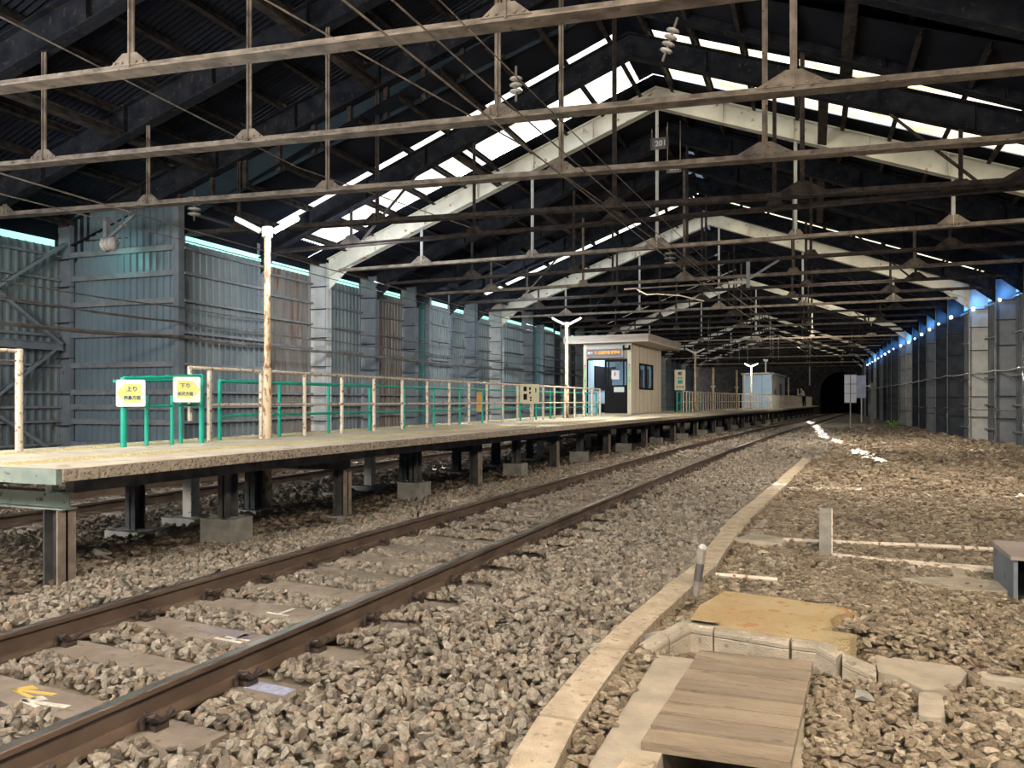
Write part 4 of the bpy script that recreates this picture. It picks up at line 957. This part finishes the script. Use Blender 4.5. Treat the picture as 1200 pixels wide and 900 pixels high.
# flat concrete pieces
def flat(name, pts, z, label, m=None, cat='slab'):
    mb = MB(); mb.prism([(x, y, -.05) for x, y in pts], (0, 0, .05+z)); o = mb.build(name, m or M['flat']); tag(o, label, cat); return o
flat('concrete_patch', [(.34, 4.76), (.43, 4.72), (.54, 4.55), (.65, 4.59), (.74, 4.74), (.80, 4.92), (.78, 5.03), (.34, 5.08)], .012, 'flat concrete patch right of the yellow slab')
flat('concrete_block', [(.475, 4.18), (.50, 4.16), (.57, 4.17), (.59, 4.20), (.62, 4.50), (.60, 4.53), (.53, 4.52), (.51, 4.49)], .014, 'small upright-set rectangular concrete block in the gravel')
flat('concrete_strip', [(.85, 4.84), (1.7, 4.74), (1.72, 4.86), (.88, 4.96)], .012, 'narrow concrete strip running off the right edge')
flat('concrete_patch', [(1.05, 6.95), (1.46, 7.05), (1.48, 7.35), (1.22, 7.5), (1.24, 7.85), (1.14, 7.85), (1.12, 7.45), (.7, 7.25)], .04, 'flat concrete piece at the foot of the open box')
flat('drain_cover', [(-.80, 8.62), (-.30, 8.50), (-.26, 8.85), (-.62, 9.05)], .045, 'grey ribbed cover slab against the kerb line')
flat('concrete_strip', [(-.70, 9.05), (-.60, 9.05), (-.50, 10.3), (-.58, 10.3)], .04, 'narrow strip behind the ribbed cover along the kerb')
wire('pipe', [(-.3, 8.75, .04), (.3, 8.8, .04), (1.0, 8.88, .045), (1.75, 8.95, .04), (3.6, 9.1, .04)], .025, M['cream'], 'pale pipe lying across the yard gravel, farther one', 'pipe')
flat('pale_board', [(.17, 8.08), (1.2, 7.92), (1.9, 7.9), (2.6, 7.9), (2.6, 8.02), (1.9, 8.05), (1.2, 8.05), (.17, 8.16)], .04, 'pale flat board lying across the yard gravel', M['cream'], 'board')
wire('pipe', [(-.78, 6.83, .03), (-.5, 6.80, .035), (-.28, 6.82, .03)], .02, M['cream'], 'short pale pipe stub beside the kerb', 'pipe')
# open box right
bx = empty('metal_box', (1.42, 6.85, 0)); tag(bx, 'grey open-fronted box at the right edge of the yard', 'box')
mb = MB(); mb.box(0, .03, 0, .7, 0, .32); mb.box(.03, .7, .66, .7, 0, .32); mb.box(.67, .7, 0, .66, 0, .32); mb.build('body', M['column'], bx)
MB().box(-.02, .72, -.02, .72, .32, .35).build('lid', M['fascia'], bx)
MB().box(.03, .67, .3, .32, 0, .32).build('interior', M['void'], bx)
# posts
o = empty('marker_post', (.12, 8.2, -.05)); tag(o, 'upright grey concrete marker post in the gravel', 'post')
MB().box(-.065, .045, -.05, .05, 0, .52).build('shaft', M['stub'], o); MB().box(.045, .058, -.05, .05, 0, .52).build('pale_edge', M['cream'], o)
o = empty('leaning_post', (-.85, 6.19, -.05)); tag(o, 'leaning worn post with a broken white top beside the kerb', 'post')
MB().tube([(-.02, 0, 0), (0, .0, .16)], .032, 7).build('foot', M['stub'], o); MB().tube([(0, 0, .16), (.02, 0, .30)], .034, 7).build('shaft', M['ledbox'], o); MB().tube([(.02, 0, .30), (.035, 0, .42)], .035, 7).build('upper_shaft', M['stub'], o); MB().tube([(.035, 0, .42), (.045, 0, .44), (.05, 0, .45)], [.036, .03, .01], 7).build('cap', M['white'], o)
# platform-side debris / tarp under platform far
flat('blue_sheet', [(-8.4, 26), (-5.6, 25), (-5.3, 31), (-8, 32)], .015, 'dark blue sheet lying under the far part of the platform', M['bluetarp'], 'sheet')

# ------------------------------------------------------------------ insulators and brackets
def insul(loc, rot, n, r, label, name='insulator_string'):
    o0 = empty(name, loc); o0.rotation_euler = rot; tag(o0, label, 'insulator')
    q_ = r/.15; sp = .12*max(q_, .72); MB().tube([(0, 0, -.12), (0, 0, n*sp+.1)], .018, 8).build('rod', M['wire'], o0)
    prof = [(.02, -.004), (r*.55, .0), (r, .025), (r*.9, .045), (r*.45, .06), (.03, .085)]
    for i in range(n):
        mb = MB(); mb.tube([(0, 0, i*sp+z*min(q_, 1)) for _, z in prof], [q for q, _ in prof], 16); mb.build('disc', M['porcelain'], o0, smooth=True)
    return o0
insul((-13.45, 14.0, 5.86), (0, 0, 0), 4, .15, 'stack of four porcelain discs above the corner of the blue-grey cross wall')
insul((-3.76, 9.75, 5.72), (0, R(0), 0), 3, .09, 'string of ribbed insulators hanging beside the second tie beam, left of the ridge')
insul((-1.78, 10.0, 6.05), (0, R(20), 0), 4, .09, 'topmost chain of four insulators hanging near the ridge')
insul((-4.43, 25.7, 6.08), (0, 0, 0), 3, .20, 'three stacked discs above the pull-off arm over the track')
def bracket(loc, label, arm, flipx=1):
    o0 = empty('wire_bracket', loc); tag(o0, label, 'bracket')
    MB().box(-.05, .05, -.05, .05, -.75, 0).build('drop_post', M['girt'], o0)
    MB().beam((flipx*.05, 0, -.48), (flipx*.85, 0, .0), .06, .06).build('stay', M['girt'], o0)
    return o0
b1 = bracket((-14.6, 12.6, TIEZ+.0), 'grey bracket with three horizontal discs at the left end of the tie beam', 1)
i1 = insul((-14.55, 12.5, TIEZ-.62), (0, R(90), 0), 3, .15, 'three horizontal porcelain discs on the left bracket')
b2 = bracket((-1.75, 23.16, TIEZ-.05), 'pale bracket under the tie beam holding the pull-off arm', 1)
o = empty('pull_off_arm', (-1.8, 23.2, TIEZ-.62)); tag(o, 'horizontal pull-off arm with ribbed insulator reaching over the track', 'arm')
MB().tube([(0, 0, 0), (-.5, 0, 0)], .05, 10).build('insulator', M['porcelain'], o); MB().tube([(-.5, 0, 0), (-3.6, 0, -.02)], .025, 8).build('tube', M['tie'], o)
MB().tube([(-3.2, 0, -.05), (-2.9, 0, -.22), (-2.6, 0, -.22), (-1.9, 0, -.30), (-1.2, 0, -.5)], .018, 8).build('steady_arm', M['cream'], o)
def plate(loc, txt, label, hk=.35):
    o0 = empty('number_plate', loc); tag(o0, label, 'plate'); MB().box(-.2, .2, 0, .01, -.13, .13).build('plate', M['ledbox'], o0)
    for x in (-.17, .17): MB().box(x-.01, x+.01, 0, .01, -.13, hk).build('hook', M['tie'], o0)
    text(txt, .17, M['white'], o0, (.03, -.004, 0), (R(90), 0, 0)); return o0
plate((-3.22, 17.3, 7.32), '201', 'small number plate 201 hanging under the ridge')
plate((-3.5, 20.9, 7.82), '203', 'small number plate 203 hanging a little lower, right of plate 201', 1.25)

# ------------------------------------------------------------------ stones
def ico():
    t = (1+5**.5)/2
    v = np.array([(-1, t, 0), (1, t, 0), (-1, -t, 0), (1, -t, 0), (0, -1, t), (0, 1, t), (0, -1, -t), (0, 1, -t), (t, 0, -1), (t, 0, 1), (-t, 0, -1), (-t, 0, 1)], float)
    v /= np.linalg.norm(v[0])
    f = np.array([(0, 11, 5), (0, 5, 1), (0, 1, 7), (0, 7, 10), (0, 10, 11), (1, 5, 9), (5, 11, 4), (11, 10, 2), (10, 7, 6), (7, 1, 8), (3, 9, 4), (3, 4, 2), (3, 2, 6), (3, 6, 8), (3, 8, 9), (4, 9, 5), (2, 4, 11), (6, 2, 10), (8, 6, 7), (9, 8, 1)])
    return v, f
IV, IF = ico()
def crushed(seed):
    r_ = np.random.default_rng(seed); v = IV.copy()*(1+r_.uniform(-.12, .18, (12, 1)))
    for _ in range(7):                               # flat fracture faces
        n_ = r_.normal(size=3); n_ /= np.linalg.norm(n_); d_ = r_.uniform(.38, .68); t = v@n_; k_ = t > d_
        v[k_] -= np.outer(t[k_]-d_, n_)
    return v*1.28
PRO = np.stack([crushed(q) for q in range(60)])
SIN, COS = math.sin(R(21.3946)), math.cos(R(21.3946))
def stones(name, m, label, cat, spec, keep, flat_=.7, zoff=0.0, smax=1.25, zfn=None):
    """spec: list of (Dmin, Dmax, spacing, radius)"""
    P = []; Rr = []
    for d0, d1, sp, r in spec:
        gx = np.arange(-20, 9, sp); gy = np.arange(0, 62, sp)
        # clip grid by depth range to keep it small
        A, B = np.meshgrid(gx, gy, indexing='ij'); A = A.ravel(); B = B.ravel()
        D = -A*SIN+B*COS; U = A*COS+B*SIN
        k = (D > d0) & (D <= d1) & (np.abs(U) < D*.80+.6)
        A, B = A[k], B[k]
        A = A+rng.uniform(-.5, .5, len(A))*sp; B = B+rng.uniform(-.5, .5, len(B))*sp
        k = keep(A, B); A, B = A[k], B[k]
        P.append(np.stack([A, B], 1)); Rr.append(np.full(len(A), r))
    P = np.concatenate(P); r = np.concatenate(Rr)*rng.uniform(.62, smax, len(P)); N = len(P)
    # random rotations
    q = rng.normal(size=(N, 4)); q /= np.linalg.norm(q, axis=1)[:, None]; a, b, c, d = q.T
    RM = np.stack([1-2*(c*c+d*d), 2*(b*c-a*d), 2*(b*d+a*c), 2*(b*c+a*d), 1-2*(b*b+d*d), 2*(c*d-a*b), 2*(b*d-a*c), 2*(c*d+a*b), 1-2*(b*b+c*c)], 1).reshape(N, 3, 3)
    V = PRO[rng.integers(0, 60, N)]*np.stack([rng.uniform(.9, 1.3, N), rng.uniform(.65, 1., N), rng.uniform(.45, .8, N)], 1)[:, None, :]
    V = np.einsum('nij,nkj->nki', RM, V)*r[:, None, None]
    V[:, :, 2] *= flat_
    V[:, :, 0] += P[:, 0, None]; V[:, :, 1] += P[:, 1, None]
    z = gz(P[:, 0], P[:, 1])-.022+zoff+r*.25+rng.uniform(0, .012, N)
    if zfn: z = z+zfn(P[:, 0], P[:, 1])
    V[:, :, 2] += z[:, None]
    V = V.reshape(-1, 3); F = (IF[None]+12*np.arange(N)[:, None, None]).reshape(-1, 3)
    me = bpy.data.meshes.new(name); me.vertices.add(len(V)); me.vertices.foreach_set('co', V.ravel().astype(np.float32))
    me.loops.add(len(F)*3); me.loops.foreach_set('vertex_index', F.ravel().astype(np.int32))
    me.polygons.add(len(F)); me.polygons.foreach_set('loop_start', np.arange(0, len(F)*3, 3, dtype=np.int32)); me.polygons.foreach_set('loop_total', np.full(len(F), 3, np.int32))
    me.update(calc_edges=True); me.materials.append(m)
    me.polygons.foreach_set('use_smooth', np.zeros(len(F), bool))
    o = bpy.data.objects.new(name, me); COL.objects.link(o); tag(o, label, cat, kind='stuff'); return o
def tcv(y): return -3.78+np.where(y < 50, .022*y+.0007*y*y, 2.85+.08*(y-50))
def kxv(y): return np.interp(y, [t[0] for t in KX], [t[1] for t in KX])
SLA = np.array(SLY)
def off_sleeper(A, B):
    t = A-tcv(B); Bs = B+t*(np.tan(.052)+.02)
    j = np.clip(np.searchsorted(SLA, Bs), 1, len(SLA)-1); d = np.minimum(np.abs(Bs-SLA[j-1]), np.abs(Bs-SLA[j]))
    on = (d < .135) & (np.abs(t) < 1.24)
    rl = np.abs(np.abs(t)-.752) < .085
    return ~(on | rl)
def keep_ballast(A, B):
    e = tcv(B)-1.78; t = A-tcv(B)
    k = (A > e-.45-.2*np.sin(B*1.3)) & np.where(B < 21.2, A < kxv(B)-.11, A < .15+(B-21)*.06)
    k &= off_sleeper(A, B)
    return k
bz_spec = [(2, 9, .050, .034), (9, 20, .070, .043), (20, 42, .14, .080)]
stones('ballast', M['ballast'], 'crushed grey-beige ballast stones around the front track', 'ballast', bz_spec, keep_ballast, .85, zoff=.012, zfn=lambda A, B: .022*np.clip((np.abs(A-tcv(B))-.80)/.1, 0, 1)*np.clip((2.2-np.abs(A-tcv(B)))/.6, 0, 1))
def inpoly(A, B, poly):
    c = np.zeros(len(A), bool); n = len(poly)
    for i in range(n):
        x0, y0 = poly[i]; x1, y1 = poly[(i+1) % n]
        if y0 == y1: continue
        k = ((y0 > B) != (y1 > B)) & (A < (x1-x0)*(B-y0)/(y1-y0)+x0); c ^= k
    return c
def keep_yard(A, B):
    k = np.where(B < 21.2, A > kxv(B)+.10, A >= .15+(B-21)*.06) & (A < np.interp(B, [t[0] for t in XR], [t[1] for t in XR])+.3)
    k &= ~((A > -.87) & (A < -.03) & (B > 1.5) & (B < 4.60))
    k &= ~inpoly(A, B, [(-.98, 4.62)]+[(.33, 4.66)]+[(.33, 4.78), (.22, 4.95)]+top[5:])
    for o_ in (((.34, .80), (4.70, 5.06)), ((.49, .61), (4.18, 4.74)), ((.85, 1.7), (4.78, 4.90)), ((-.80, -.28), (8.58, 8.98)), ((1.40, 2.15), (6.83, 7.56))):
        k &= ~((A > o_[0][0]) & (A < o_[0][1]) & (B > o_[1][0]) & (B < o_[1][1]))
    ns = np.sin(A*2.1+B*.7)+np.sin(A*1.1-B*1.9+2)+np.sin(B*.45+A*.6+1)
    k &= ~((ns > 1.2) & (B > 5.2) & (rng.uniform(size=len(A)) < .6))
    k &= ~((B > 14) & (rng.uniform(size=len(A)) < .25))
    return k
stones('yard_gravel', M['gravel'], 'brown stony gravel covering the yard right of the kerb', 'gravel', [(2, 7, .040, .027), (7, 14, .056, .036), (14, 26, .10, .055), (26, 45, .18, .085)], keep_yard, .6, zoff=.012, smax=1.6)
def keep_under(A, B):
    e = tcv(B)-1.78
    k = (A <= e-.40-.2*np.sin(B*1.3)) & (A > -14) & (B < 34) & ~(np.abs(A+9.1) < .09) & ~(np.abs(A+10.6) < .09)
    k &= ~((rng.uniform(size=len(A)) < .30))
    return k
stones('rubble', M['rubble'], 'dark dirty stones and rubble under the platform', 'rubble', [(4, 12, .075, .040), (12, 24, .11, .055), (24, 36, .2, .09)], keep_under, .6, smax=1.5)
# single larger rocks
def rock(x, y, s, seed, m, label, sq=(1, .8, .6)):
    r_ = random.Random(seed); mb = MB(); v = PRO[seed % 40]
    vv = [(p[0]*sq[0]*s, p[1]*sq[1]*s, p[2]*sq[2]*s) for p in v]; mb.v = vv; mb.f = [tuple(int(a) for a in f) for f in IF]; mb.m = [None]*20
    o = mb.build('rock', m); o.location = (x, y, s*sq[2]*.45-.01); o.rotation_euler = (0, 0, seed); tag(o, label, 'rock')
rock(-.93, 4.86, .12, 3, M['stub'], 'dark broken rock at the left end of the yellow slab')
rock(.92, 4.33, .06, 8, M['kerb'], 'pale round stone in the gravel at the right edge')
rock(.24, 4.35, .06, 14, M['stub'], 'flat brown stone right of the plank cover')
rock(.83, 4.90, .045, 21, M['rubble'], 'dark stone lying on the gap between the two concrete pieces')
rock(-1.17, 3.42, .035, 27, M['rubble'], 'small dark stone lying on the kerb line near its end')
rock(-6.55, 5.6, .11, 31, M['stub'], 'large pale rock at the platform foot behind the first leg')
rock(.75, 3.7, .06, 33, M['rubble'], 'dark angular stone low in the right foreground')
